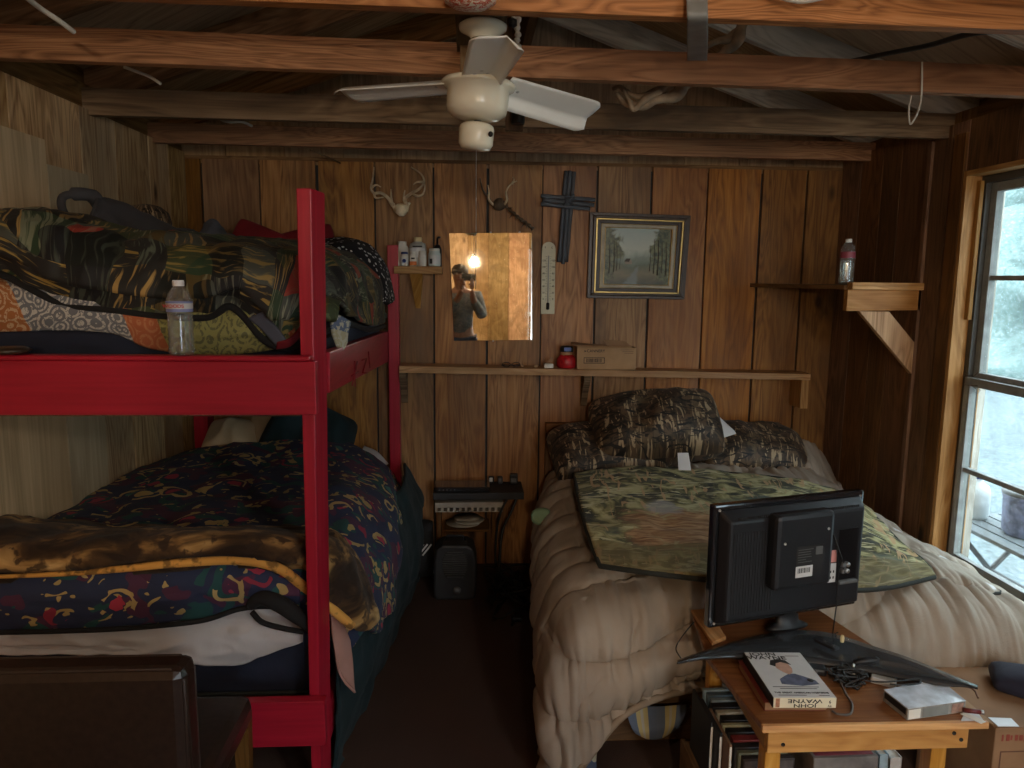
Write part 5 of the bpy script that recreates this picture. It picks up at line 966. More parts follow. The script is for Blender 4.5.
b = MB(); b.tint(.3); b.hexa([(ax0,1.638,az),(ax0+.018,1.638,az),(.758,2.08,az),(.74,2.08,az),(ax0,1.638,TZ-.0185),(ax0+.018,1.638,TZ-.0185),(.758,2.08,TZ-.0185),(.74,2.08,TZ-.0185)], 1) ; b.build('side_apron', TABW, t)
# media rack with cases
t = thing('media_crate', 'low dark crate under the left side of the table, full of film cases', 'crate', (.72, 1.9, 0))
b = MB(); b.tint(.3)
for q in ((.655,.895,1.70,2.07,0,.012),(.655,.667,1.70,2.07,.012,.2),(.883,.895,1.70,2.07,.012,.2),(.667,.883,1.70,1.712,.012,.19),(.667,.883,2.058,2.07,.012,.19)): b.box(*q)
b.build('crate', DWOOD, t, bevel=.002)
b = MB(); b.tint(.3); b.box(.667,.883,1.712,2.058,.185,.197); b.build('inner_shelf', DWOOD, t)
CZ = .1975
cols = [((.30,.42,.50), 'pale blue'), ((.10,.16,.22), 'dark blue'), ((.28,.38,.44), 'greyish blue'), ((.02,.02,.025), 'black'), ((.50,.47,.38), 'cream'), ((.02,.02,.022), 'glossy black'), ((.48,.46,.30), 'yellowish'), ((.03,.03,.03), 'dark grey'), ((.30,.05,.05), 'red and black'), ((.05,.05,.055), 'charcoal'), ((.22,.24,.18), 'olive grey'), ((.06,.05,.05), 'brown portrait covered')]
y = 2.045
for i, (cc, nm) in enumerate(cols):
    th = (.014, .020, .016, .026, .018, .028, .014, .024, .026, .022, .014, .018)[i]; y -= th+.0042; x0 = .706+.004*(i % 3)+i*.0012; x1 = x0+.135+.004*(i % 2)
    t = thing('film_case', nm+' film case in the crate, ' + ('rearmost of its row' if i == 0 else 'nearest of its row' if i == 11 else f'next in front of the {cols[i-1][1]} one'), 'case', ((x0+x1)/2, y, CZ), group='film cases in the crate')
    h_ = .186-.0065*i*.5; b = MB(); b.box(x0, x1, y, y+th, CZ+.0005, CZ+h_); b.build('shell', plain('case_'+nm.replace(' ', '_'), cc, .35, .15, 40), t, bevel=.0015)
    b = MB(); b.box(x0+.004, x1-.004, y-.0006, y-.0001, CZ+.006, CZ+h_-.006); cov = b.build('cover', plain('cover_'+nm.replace(' ', '_'), tuple(min(.7, c_*1.3+.03) for c_ in cc), .3, .5, 30), t)
    if i in (8, 11): b = MB(); b.lathe([(0,0),(.024,0),(.024,.0006)], (x0+.07, y-.0007, CZ+h_-.05), 20, RX(90), cap=False); b.build('portrait', plain('warm_print', (.62,.25,.14), .5, .5, 40), cov)
for i, (xx, nm, cc) in enumerate(((.676, 'thin white film case on edge, leftmost in the crate', (.55,.52,.46)), (.686, 'thin cream film case on edge, second from the left in the crate', (.48,.42,.32)), (.697, 'brown paper backed case on edge beside the cream one', (.22,.13,.08)))):
    t = thing('film_case', nm, 'case', (xx, 1.9, CZ), group=None); b = MB(); b.box(xx-.004, xx+.004, 1.86-.045*i, 2.03-.045*i, CZ+.0005, CZ+.19-.004*i); b.build('shell', BLKM if i < 2 else plain('edge_case', cc, .5), t, bevel=.001); b = MB(); b.box(xx-.003, xx+.003, 1.8592-.045*i, 1.8598-.045*i, CZ+.008, CZ+.176); b.build('spine', PAPER, t)
# boxes stored beneath the table
t = thing('picture_box', 'flat box with a maroon and grey picture on its lid, stored under the table', 'box', (.98, 1.9, 0)); b = MB(); b.box(.900, 1.075, 1.72, 2.05, .001, .37); b.build('carton', plain('grey_carton', (.22,.20,.19), .6, .4, 14), t, bevel=.003); b = MB(); b.box(.908, 1.065, 1.73, 2.03, .3705, .3718); b.build('lid_picture', MAUVE, t)
for i, (x0, x1, mt_, lb) in enumerate(((1.082, 1.108, BLUEB, 'pale blue book standing right of the picture box under the table'), (1.112, 1.145, PAPERC, 'white book standing right of the pale blue one under the table'))):
    t = thing('large_book', lb, 'book', ((x0+x1)/2, 1.9, 0)); b = MB(); b.box(x0+.002, x1-.002, 1.735, 2.02, .004, .363-.01*i); b.build('pages', PAPER, t); b = MB(); b.box(x0, x0+.002, 1.73, 2.03, .001, .368-.01*i); b.box(x1-.002, x1, 1.73, 2.03, .001, .368-.01*i); b.box(x0, x1, 1.73, 1.732, .001, .368-.01*i); b.build('cover', mt_, t)
# ---- television
BL = P(708.5, 629, y=1.97); BR = P(855, 609, y=2.115); ex_ = Vector((BR.x-BL.x, BR.y-BL.y, 0)); TW = ex_.length; ex_.normalize(); nn = ex_.cross(Vector((0,0,1))); TH = .366
tvz = BL.z; rotv = math.atan2(ex_.y, ex_.x); lean = RX(-2)
tv = thing('television', 'black flat screen television seen from behind, standing on the table', 'television', (BL.x+ex_.x*TW/2, BL.y+ex_.y*TW/2, TZ), rz=rotv)
dz = tvz-TZ; hw = TW/2
def tvb(name, boxes, mat, bev=.003, parent=tv, L=None):
    b = MB()
    for q in boxes: b.box(*q)
    return b.build(name, mat, parent, bevel=bev, local=True)
tvb('bezel', [(-hw, hw, .0, .028, dz, dz+TH)], BLKG, .006)
tvb('screen', [(-hw+.02, hw-.02, .028, .030, dz+.03, dz+TH-.02)], BLKG, 0)
b = MB(); i_ = .012; j_ = .030
b.hexa([(-hw+i_,0,dz+i_),(hw-i_,0,dz+i_),(hw-i_,-.001,dz+TH-i_),(-hw+i_,-.001,dz+TH-i_),(-hw+j_,-.038,dz+j_),(hw-j_,-.038,dz+j_),(hw-j_,-.038,dz+TH-j_-.01),(-hw+j_,-.038,dz+TH-j_-.01)], 0)
back = b.build('back_housing', BLK, tv, bevel=.008, local=True)
u = lambda f: -hw+TW*f; vz = lambda f: dz+TH*f
bx = tvb('electronics_cover', [(u(.29), u(.67), -.080, -.030, vz(.33), vz(.94))], BLK, .014)
slots = [(u(.08+.018*k), u(.084+.018*k)+.0012, -.0400, -.037, vz(.14), vz(.80)) for k in range(15)]; tvb('vent_ribs', slots, BLKM, 0)
tvb('vent_slots', [(u(.10+.0125*k), u(.10+.0125*k)+.0028, -.0405, -.0375, vz(.905), vz(.925)) for k in range(64)] , INK, 0)
tvb('connector_panel', [(u(.775), u(.905), -.0400, -.037, vz(.30), vz(.73))], plain('panel_black', (.004,.004,.005), .3), 0)
tvb('panel_lip', [(u(.775), u(.905), -.0520, -.037, vz(.27), vz(.30))], GREYP, .003)
tvb('rating_label', [(u(.42), u(.60), -.0812, -.0800, vz(.45), vz(.68))], INK, 0)
bl_ = tvb('barcode_label', [(u(.42), u(.53), -.0820, -.0812, vz(.43), vz(.52))], PAPERC, 0)
tvb('barcode', [(u(.433+.0068*k), u(.433+.0068*k)+random.choice((.0012,.0022)), -.0826, -.0820, vz(.465), vz(.505)) for k in range(12)], INK, 0, parent=bl_)
tvb('label_print', [(u(.43), u(.43+.10*random.uniform(.5,1)), -.0817, -.0812, vz(.55+.02*k), vz(.554+.02*k)) for k in range(6)]+[(u(.545), u(.59), -.0817, -.0812, vz(.60), vz(.665))], GREYP, 0)
tvb('warning_label', [(u(.725), u(.765), -.0393, -.0383, vz(.46), vz(.56))], plain('pink_sticker', (.60,.25,.22)), 0)
tvb('spec_label', [(u(.695), u(.765), -.0397, -.0383, vz(.29), vz(.45))], PAPERC, 0)
tvb('label_symbols', [(u(.705+.02*(k % 3)), u(.713+.02*(k % 3)), -.0402, -.0397, vz(.32+.05*(k//3)), vz(.34+.05*(k//3))) for k in range(6)], INK, 0)
for k in range(4): b = MB(); b.lathe([(.007,0),(.007,.012),(.004,.013)], (u(.80+.03*(k % 2)), -.040, vz(.38+.055*(k//2))), 12, RX(90)); b.build('socket', STEEL if k % 2 else GREYP, tv, local=True)
for px_, pz_ in ((.03,.96),(.97,.96),(.03,.04),(.97,.04),(.62,.80),(.34,.72)): b = MB(); b.lathe([(0,0),(.004,0),(.004,.002)], (u(px_), -.001 if px_ in (.03,.97) else -.081, vz(pz_)), 10, RX(90), cap=False); b.build('screw', STEEL, tv, local=True)
b = MB(); b.tube([(u(.72), -.045, vz(.70)), (u(.775), -.055, vz(.5)), (u(.765), -.05, vz(.4)), (u(.76), -.055, vz(.1)), (u(.74), -.06, dz-.05), (u(.72), -.09, .03)], .0022, 6); b.tube([(u(.745), -.045, vz(.62)), (u(.765), -.05, vz(.42))], .002, 6); b.build('aerial_wire', CORDB, tv, local=True)
b = MB(); b.lathe([(.075,0),(.06,.008),(.040,.018),(.036,dz-.006),(.05,dz+.004)], (.02, .012, .016), 32, Matrix.Diagonal((1,.4,1)).to_3x3()); b.build('neck', BLK, tv, local=True)
# curved glossy foot: outline on the table, tips turned up
def foot():
    up_ = [(677,660),(705,650),(735,641),(765,634),(800,630),(835,634),(870,645),(905,656),(940,670),(978,685)]; lo_ = [(679,664),(708,659),(738,657),(768,659),(800,661),(835,665),(870,671),(905,678),(940,684),(977,689)]
    rows = []; uvs = []
    for s_ in range(7):
        f = s_/6; r = []; u_ = []
        for k in range(10):
            e = abs(k-4.5)/4.5; z = .572+.030*e**2+.006*math.sin(f*math.pi); a_ = P(*up_[k], z=z); c_ = P(*lo_[k], z=z); r.append(a_.lerp(c_, f)); u_.append((k*.1, f*.1))
        rows.append(spline(r, 40)); uvs.append([(k*.02, f*.1) for k in range(41)])
    b = MB(); b.grid(rows, uvs); R = tv; mi = Matrix.Rotation(-rotv, 3, 'Z')
    for v in b.bm.verts: v.co = mi @ (v.co-R.location)
    return b.build('curved_foot', plain('foot_gloss', (.035,.038,.042), .27, .1, coat=.6), tv, local=True, solid=.007)
foot()
c = P(826, 645, z=.592); t = thing('small_remote', 'small black remote lying across the glossy television foot', 'remote', c, rz=R_(118)); b = MB(); b.box(-.035, .035, -.011, .011, -.001, .008); b.build('case', BLK, t, bevel=.003, local=True); b = MB(); b.lathe([(.004,.008),(.004,.010),(0,.010)], (-.022,0,0), 12, cap=False); b.lathe([(.004,.008),(.004,.010),(0,.010)], (.005,0,0), 12, cap=False); b.build('button', GREYP, t, local=True)
c = P(842, 642, z=.60); b = MB(); b.lathe([(.005,0),(.006,.012),(.004,.020),(0,.020)], c, 12, cap=False); tag(b.build('cream_peg', YELP), 'tiny cream peg standing behind the right half of the television foot', 'peg')
v_ = [P(*q, z=TZ+.001) for q in ((691,613),(712,646),(726,640),(707,612))]; b = MB(); b.tint(.9); b.hexa(v_+[p+Vector((0,0,.012)) for p in v_], 0); tag(b.build('pine_offcut', PINE, bevel=.002), 'short pale pine offcut lying at the back left corner of the table', 'board')
# ---- boxed tapes
vt = [P(*q, z=.602) for q in ((774,697),(836.5,697),(800,652),(744,651.5))]; t = thing('boxed_tape_set', 'white boxed video set with a man on its cover, at the table front', 'box', (vt[0]+vt[2])/2-Vector((0,0,.03)))
b = MB(); lo = [Vector((p.x, p.y, .5735)) for p in vt]; b.hexa(lo+[Vector((p.x, p.y, .6005)) for p in vt], 1); b.build('carton', PAPERC, t, bevel=.001)
b = MB(); b.hexa([lo[0]+Vector((-.0012,.002,0)), lo[0]+Vector((-.0002,.002,0)), lo[3]+Vector((-.0002,0,0)), lo[3]+Vector((-.0012,0,0))]+[q+Vector((0,0,.0262)) for q in (lo[0]+Vector((-.0012,.002,0)), lo[0]+Vector((-.0002,.002,0)), lo[3]+Vector((-.0002,0,0)), lo[3]+Vector((-.0012,0,0)))], 1); b.build('black_side', INK, t)
o0, e1, e2 = vt[3], (vt[2]-vt[3]), (vt[0]-vt[3]); ez = .6007; tp_ = lambda a_, c_: (o0.x+e1.x*a_+e2.x*c_, o0.y+e1.y*a_+e2.y*c_, ez); rz_ = RZ(math.degrees(math.atan2(e1.y, e1.x)))
text('JOHN', .022, INK, 'title', t, tp_(.30, .055), rz_, sx=1.25); text('WAYNE', .024, INK, 'title', t, tp_(.33, .14), rz_, sx=1.2)
b = MB(); f_ = lambda pts, h_: b.prism([tp_(a_, c_)[:2] for a_, c_ in pts], h_, None, (0, 0, ez))
f_([(.28,.72),(.30,.62),(.42,.55),(.52,.50),(.62,.50),(.74,.56),(.88,.64),(.90,.72),(.6,.76)], .0003); b.build('printed_shirt', plain('print_blue_grey', (.10,.11,.17), .5, .4, 60), t)
b = MB(); f_([(.38,.26),(.52,.22),(.62,.27),(.64,.38),(.60,.47),(.52,.52),(.44,.46),(.38,.38)], .0005); b.build('printed_face', plain('print_skin', (.50,.30,.22), .5, .15, 60), t)
b = MB(); f_([(.30,.30),(.36,.20),(.50,.17),(.62,.20),(.67,.30),(.62,.28),(.52,.24),(.42,.27),(.38,.34)], .0007); b.build('printed_hair', INK, t)
b = MB(); b.lathe([(0,.0004),(.008,.0004),(.008,0)], tp_(.80, .64), 16, cap=False); b.build('printed_badge', INK, t)
text('THE GREAT AMERICAN WESTERNS', .0085, INK, 'subtitle', t, tp_(.5, .90), rz_)
b = MB()
for k, (a0, a1, cc_) in enumerate(((.1,.85,.78),(.2,.8,.815),(.1,.55,.95),(.75,.92,.95),(.68,.92,.09))): p, q = tp_(a0, cc_), tp_(a1, cc_); b.bar(p, q, .0022, .0006)
b.build('fine_print', GREYP, t)
sp0, sp1 = lo[0], lo[1]; se = (sp1-sp0); fs = RZ(math.degrees(math.atan2(se.y, se.x))) @ RX(90) @ RZ(180); sq = lambda a_, z: (sp0.x+se.x*a_, sp0.y+se.y*a_-.0009, .5735+z)
b = MB(); b.hexa([(sp0.x,sp0.y-.0006,.574),(sp1.x,sp1.y-.0006,.574),(sp1.x,sp1.y-.0001,.574),(sp0.x,sp0.y-.0001,.574),(sp0.x,sp0.y-.0006,.600),(sp1.x,sp1.y-.0006,.600),(sp1.x,sp1.y-.0001,.600),(sp0.x,sp0.y-.0001,.600)], 0); b.build('spine', plain('cream_spine', (.72,.66,.50), .4, .04), t)
text('WAYNE', .0135, INK, 'spine_title', t, sq(.50, .0185), fs, sx=1.75); text('JOHN', .0125, INK, 'spine_title', t, sq(.50, .0065), fs, sx=1.75); text('9', .011, INK, 'spine_number', t, sq(.90, .0165), fs); text('TV', .008, INK, 'spine_number', t, sq(.90, .006), fs)
b = MB(); b.box(*[sq(.03,0)[0], sq(.16,0)[0]], sp0.y-.0012, sp0.y-.0006, .5755, .5985); b.build('spine_portrait', plain('print_skin_dark', (.45,.22,.13), .5, .5, 90), t)
lb_ = [Vector((p.x-.012, p.y+(.026 if i < 2 else .006), 0)) for i, p in enumerate(vt)]; t = thing('red_book', 'dark red book with pale pages under the boxed video set', 'book', (lb_[0]+lb_[2])/2+Vector((0,0,TZ)))
b = MB(); b.hexa([p+Vector((.003,0,TZ+.002)) for p in lb_]+[p+Vector((.003,0,TZ+.021)) for p in lb_], 1); b.build('pages', CARDD, t); b = MB(); b.hexa([p+Vector((0,0,TZ+.0002)) for p in lb_]+[p+Vector((0,0,TZ+.002)) for p in lb_], 1); b.hexa([p+Vector((0,0,TZ+.021)) for p in lb_]+[p+Vector((0,0,TZ+.023)) for p in lb_], 1); b.build('cover', plain('oxblood_cover', (.16,.03,.02), .4), t)
# ---- silver tape boxes
sv = [P(*q, z=.583) for q in ((908,708),(966,700),(939,678),(884,689))]; t = thing('silver_box', 'silver topped box lying at the right front corner of the table', 'box', (sv[0]+sv[2])/2-Vector((0,0,.03)))
b = MB(); b.hexa([Vector((p.x,p.y,TZ+.0006)) for p in sv]+[Vector((p.x,p.y,.580)) for p in sv], 0); b.build('body', plain('dim_grey_box', (.25,.24,.22), .5, .3, 60), t, bevel=.001)
b = MB(); b.hexa([Vector((p.x,p.y,.5802)) for p in sv]+[Vector((p.x,p.y,.5815)) for p in sv], 0); b.build('silver_lid', GRANU, t)
d1 = (sv[1]-sv[0]); n1_ = Vector((d1.y, -d1.x, 0)).normalized()
for a0, a1, mt_ in ((.02,.22,PAPER),(.26,.70,plain('grey_window', (.20,.21,.20))),(.76,.96,plain('brown_print', (.30,.18,.14), .5, .5, 80))):
    A_, B_ = sv[0]+d1*a0+n1_*.0004, sv[0]+d1*a1+n1_*.0004; b = MB(); b.hexa([Vector((q.x,q.y,z))+o_ for z in (.553,.577) for q, o_ in ((A_, n1_*.0006),(B_, n1_*.0006),(B_, Vector()),(A_, Vector()))], 0); b.build('side_label', mt_, t)
d2 = (sv[3]-sv[0]); n2_ = Vector((-d2.y, d2.x, 0)).normalized(); n2_ = n2_ if n2_.x < 0 else -n2_
A_, B_ = sv[0]+d2*.06+n2_*.0003, sv[0]+d2*.94+n2_*.0003; b = MB(); b.hexa([Vector((q.x,q.y,z))+o_ for z in (.562,.578) for q, o_ in ((A_, n2_*.0006),(B_, n2_*.0006),(B_, Vector()),(A_, Vector()))], 0); b.build('dark_slot', INK, t)
q = P(884, 679, z=.56); t = thing('white_case', 'small white case with speckled top behind the silver box', 'case', (q.x, q.y, TZ), rz=R_(-35)); b = MB(); b.box(-.03, .03, -.022, .022, .0006, .018); b.build('case', PAPERC, t, bevel=.002, local=True); b = MB(); b.box(-.027, .027, -.019, .019, .018, .0186); b.build('speckled_label', CLRGREY, t, local=True)
# ---- papers, gadgets, cables
for i, (qs, lb, mt_) in enumerate((([(961,721),(984,721),(976,711),(966,709)], 'white paper slip sticking over the right front corner of the table', PAPERC), ([(966,712),(986,722),(981,724),(960,714)], 'folded white paper edge below the slip at the table corner', PAPER))):
    v_ = [P(*q, z=TZ+.002+.0015*i) for q in qs]; b = MB(); b.hexa([p for p in v_]+[p+Vector((0,0,.001)) for p in v_], 0); tag(b.build('paper_slip', mt_), lb, 'paper')
c = P(972, 712, z=TZ+.01); t = thing('cigarette_lighter', 'little dark red object lying on the paper slip at the table corner', 'lighter', c+Vector((0,0,-.003))); b = MB(); b.tube([c+Vector((-.018,.006,.002)), c+Vector((.018,-.004,.002))], .006, 10); b.build('body', plain('dark_red_plastic', (.12,.02,.02), .3), t); b = MB(); b.tube([c+Vector((.018,-.004,.002)), c+Vector((.025,-.006,.002))], .0055, 10); b.build('tip', STEEL, t)
c = P(808, 668, z=.56); t = thing('black_controller', 'black plastic gadget under the edge of the television foot, right of the boxed set', 'gadget', (c.x, c.y, TZ), rz=R_(-15)); b = MB(); b.box(-.045,.045,-.022,.022,.0006,.020); b.build('shell', BLK, t, bevel=.006, local=True); b = MB(); b.box(-.03,.02,-.0228,-.022,.006,.014); b.build('panel', GREYP, t, local=True)
c = P(868, 662, z=.58); t = thing('headset', 'black earphone clip standing upright among the tangled cables', 'headset', (c.x, c.y, TZ)); b = MB(); b.tube([c+Vector((-.03,0,-.025)), c+Vector((-.035,0,-.0)), c+Vector((0,0,.004)), c+Vector((.022,0,.004)), c+Vector((.026,0,.012))], [.008,.009,.010,.007,.006], 8); b.tube([c+Vector((.022,0,.004)), c+Vector((.02,0,-.025))], .008, 8); b.build('band', BLK, t)
c = P(852, 672, z=.57); t = thing('cream_plug', 'pale rounded plug in the middle of the cable tangle', 'plug', (c.x, c.y, TZ)); b = MB(); b.lathe([(0,0),(.014,.002),(.017,.014),(.012,.026),(0,.030)], (c.x, c.y, TZ+.001), 16, cap=False); b.build('body', CLRGREY, t); b = MB(); b.tube([(c.x,c.y,TZ+.03),(c.x+.004,c.y,TZ+.042)], .004, 8); b.build('prong', STEEL, t)
random.seed(5)
for k in range(9):
    c = P(848, 678, z=.565); p = []
    for j in range(8): a_ = random.uniform(0, 6.28); p.append(c+Vector((math.cos(a_)*random.uniform(.015,.055), math.sin(a_)*random.uniform(.01,.05), random.uniform(-.010, .020))))
    cable('table_cable', p, .0026, CORDB, 'thin black cord in the tangle on the table beside the boxed video set', 'cable', 70, .006, k, 'tangled table cords')
cable('cable_loop', [P(828,668,z=.575), P(838,678,z=.568), P(846,694,z=.556), P(852,704,z=.554), P(850,714,z=.554), P(838,714,z=.554), P(832,711,z=.554)], .0028, plain('grey_cord', (.10,.08,.07), .4), 'dark cord looping right of the boxed video set toward the table front')
cable('cable_loop', [P(862,680,z=.588), P(880,682,z=.588), P(900,681,z=.587), P(918,679,z=.587), P(920,683,z=.586), P(905,685,z=.586), P(890,684,z=.586)], .0022, CORDB, 'thin black cord lying over the silver box')
cable('cable_loop', [P(978,698,z=.555), P(974,690,z=.56), P(962,684,z=.56), P(945,676,z=.56)], .0025, plain('brown_cord', (.18,.09,.05), .5), 'thin brown cord behind the silver box at the right table edge')
cable('thin_wire', [P(682,660,z=.60), P(676,648,y=2.02), P(684,634,y=2.05), P(694,622,y=2.1)], .0018, CORDB, 'thin black wire arching from the left tip of the television foot')
# ---- cardboard box right of the table
q = P(996, 728, y=1.84); t = thing('carton', 'brown printed cardboard box on the floor right of the table, under the comforter hem', 'box', (1.66, 2.0, 0)); x0 = q.x; x1 = x0+.42; bz1 = q.z
b = MB(); b.box(x0, x1, 1.84, 2.17, .001, bz1-.001); b.build('carton', CARDD, t, bevel=.003)
b = MB(); b.hexa([(x0+.005,1.84,bz1),(x0-.05,1.96,bz1+.006),(x0-.03,2.12,bz1+.006),(x0+.005,2.17,bz1),(x0+.005,1.84,bz1+.003),(x0-.05,1.96,bz1+.009),(x0-.03,2.12,bz1+.009),(x0+.005,2.17,bz1+.003)], 1); b.build('flap', CARD, t)

for k in range(9): b = MB(); xk = x0+.02+k*.013; b.box(xk, xk+random.choice((.005,.008,.010)), 1.8388, 1.8398, bz1-.040+random.uniform(-.003,.003), bz1-.024+random.uniform(-.003,.004)); b.build('faded_print', plain('faded_red', (.30,.06,.04)), t)

b = MB(); a0 = x0+.02
for q in ((a0,a0+.16,bz1-.075,bz1-.072),(a0,a0+.16,bz1-.165,bz1-.162),(a0,a0+.003,bz1-.162,bz1-.075),(a0+.157,a0+.16,bz1-.162,bz1-.075)): b.box(q[0],q[1],1.8388,1.8398,q[2],q[3])
b.build('printed_frame', plain('brown_ink', (.14,.06,.04)), t)
v_ = [Vector((p.x, p.y, bz1+.004)) for p in (P(998,728,z=bz1), P(1019,728,z=bz1), P(1011,720,z=bz1), P(988,719,z=bz1))]; b = MB(); b.hexa(v_+[p+Vector((0,0,.0015)) for p in v_], 0); tag(b.build('white_card', PAPERC), 'white card lying on the front edge of the brown cardboard box', 'card')
c = P(1016, 712, z=bz1+.03); tag(pillow('dark_bundle', Vector((c.x+.155, 2.02, bz1+.028)), .22, .16, .05, solid('violet_black', (.018,.017,.035), .4), (0, 0, R_(-30)), seed=51, n=20), 'violet black bundle lying on top of the brown cardboard box at the right edge', 'bundle')
# ================================================================ FAN
FX, FY = .025, 2.0
fz_ = lambda py: P(477, py, y=FY).z
zb = fz_(84)
t = thing('ceiling_fan', 'cream enamel ceiling fan with three white metal blades hanging from the joists', 'fan', (FX, FY, zb-.2))
b = MB(); z0 = fz_(30); b.lathe([(.03,-.022),(.036,-.014),(.052,-.004),(.060,0),(.062,.010),(.05,.018),(0,.018)], (FX+.01, FY, z0), 32, cap=False); b.build('canopy', ENAMEL, t)
b = MB(); b.tube([(FX+.008, FY, z0-.02), (FX, FY, zb)], .014, 12); b.build('downrod', ENAMEL, t)
zm = fz_(119); 
tilt = RY(4) 
b = MB(); b.lathe([(0,.012),(.06,.012),(.092,.004),(.097,-.003),(.093,-.010),(.080,-.014),(.0795,zm-zb+.030),(.076,zm-zb+.014),(.060,zm-zb+.002),(.035,zm-zb-.004),(0,zm-zb-.004)], (FX, FY, zb), 44, tilt, cap=False); b.build('motor_housing', ENAMEL, t)
b = MB(); z1, z2 = fz_(124), fz_(150); b.lathe([(0,0),(.036,0),(.044,-.006),(.046,-.014),(.045,z2-z1+.014),(.038,z2-z1+.003),(0,z2-z1)], (FX-.004, FY, z1), 36, tilt, cap=False); b.build('switch_housing', ENAMEL, t)
b = MB(); b.tube([(FX-.002, FY, zm+.01), (FX-.004, FY, z1-.005)], .010, 12); b.build('spindle', BLK, t)
b = MB(); b.lathe([(.006,0),(.006,.008),(0,.009)], (FX+.030, FY-.036, (z1+z2)/2), 12, RX(80), cap=False); b.build('switch', BLK, t)
b = MB()
for k in range(10): b.tube([(FX-.006, FY-.001, z2-.0-.06*k/10*6.0), (FX-.006, FY-.001, z2-.06*(k+1)/10*6.0)], .0009, 5)
b.build('pull_chain', STEEL, t)
def blade(az, tiltdeg, dzt):
    rows = []; uvs = []
    for i in range(25):
        f = i/24; r = .075+.335*f; w = .050+.010*f; 
        if f > .9: w *= math.sqrt(max(.05, 1-((f-.9)/.1)**2*.55))
        ro = []; u_ = []
        for j in range(11):
            s = -1+j*.2; yv = s*w; zz_ = -max(0, s-.45)*.050 + .002*s*s; ro.append(Vector((r, yv*(1 if s < .45 else .93), zz_))); u_.append((r, yv))
        rows.append(ro); uvs.append(u_)
    m_ = Matrix.Rotation(R_(az), 3, 'Z') @ Matrix.Rotation(-dzt, 3, 'Y') @ Matrix.Rotation(R_(tiltdeg), 3, 'X')
    b = MB(); b.grid([[Vector((FX, FY, zb+.006)) + m_ @ p for p in r] for r in rows], uvs); bo = b.build('blade', BLADE, t, solid=.0022)
    b = MB()
    for r, yv in ((.095, -.02), (.095, .012), (.125, -.006)): b.lathe([(0,-.004),(.005,-.003),(.005,.002)], Vector((FX, FY, zb+.006)) + m_ @ Vector((r, yv, 0)), 10, m_, cap=False)
    b.build('rivet', STEEL, bo)
blade(-85, 6, -.03); blade(36, -22, -.06); blade(156, 16, .01)
b = MB(); b.tint(.2); b.box(FX-.06, FX+.07, 1.85, 2.27, z0+.023, z0+.050, L=1); b.tint(.5); b.box(FX-.05, FX-.025, 2.2, 2.26, z0-.07, z0+.022, L=2); tag(b.build('fan_mount_board', OLD), 'brown board between two joists that the fan canopy is fixed to', 'board')
a, c = P(507, 84, y=2.50), P(521, 131, y=2.50); t = thing('lamp_holder', 'brown wooden block with a black bulb socket hanging behind the fan', 'lamp holder', (a.x, 2.5, c.z)); b = MB(); b.tint(.6); b.box(a.x, a.x+.098, 2.49, 2.51, (a.z+c.z)/2+.02, a.z, L=2); b.box(a.x-.004, c.x+.006, 2.49, 2.51, c.z, (a.z+c.z)/2+.02, L=2); b.build('block', OLD, t)
q = P(518, 117, y=2.47); b = MB(); b.lathe([(.020,-.022),(.022,-.018),(.022,.012),(.016,.02),(0,.02)], q, 16); b.build('bulb_socket', SOCKB, t)
# ================================================================ THINGS ON THE JOISTS
b = MB(); rows = [[P(686+dx, -22, y=1.742) for dx in (0,7,14,21)], [P(686.5+dx, 0, y=1.742) for dx in (0,7,14,21)], [P(687+dx, 22, y=1.75) for dx in (0,7,14,21)], [P(687+dx, 44, y=2.1) for dx in (0,7,14,21)], [P(687+dx, 62, y=2.385) for dx in (0,7,14,20)]]
tag(sheet('tape_strap', rows, TAPE, nu=10, nv=40, amp=.003, thick=.003), 'wide grey tape strap hanging from the nearest joist to the next one', 'strap')
t = thing('gnarled_root', 'twisted pale driftwood root hung between the joists right of the fan', 'driftwood', P(680, 80, y=2.6))
for nm_, pts, r0 in (('branch', [(744,24,2.62),(736,42,2.60),(722,54,2.58),(704,62,2.58),(688,78,2.60)], .022), ('branch', [(742,30,2.66),(728,40,2.64),(708,44,2.62),(690,60,2.6)], .018), ('branch', [(688,80,2.6),(676,94,2.58),(658,100,2.56),(640,106,2.55),(626,104,2.55),(616,94,2.56)], .022), ('branch', [(672,84,2.62),(655,92,2.60),(636,95,2.58),(620,88,2.58),(612,90,2.6)], .018), ('branch', [(660,92,2.56),(645,99,2.54),(632,110,2.53),(628,100,2.52),(622,88,2.55)], .014)):
    sp = spline([P(px, py, y=yy) for px, py, yy in pts], 30); b = MB(); b.tube([p+noise.noise_vector(p*14)*.012 for p in sp], [r0*(1-.6*k/30)*(1+.35*noise.noise(sp[k]*25)) for k in range(31)], 9); b.build(nm_, DRIFT, t)
c = P(470, -1, y=1.735); t = thing('painted_dish', 'round red and white patterned dish hooked on the nearest joist at the top edge', 'dish', c)
b = MB(); b.lathe([(0,-.022),(.035,-.020),(.056,-.008),(.060,.004),(.056,.006),(.03,-.010),(0,-.014)], c, 36, RX(8), cap=False); h = M('red_white_pattern'); nz = h.noise(h.obj, 60, 3, 2.0); b.build('dish', h.out(h.ramp(nz, [(.0,(.6,.55,.45)),(.45,(.62,.57,.48)),(.5,(.45,.05,.03)),(.6,(.3,.12,.05)),(.66,(.6,.56,.46))], 'CONSTANT'), .4), t)
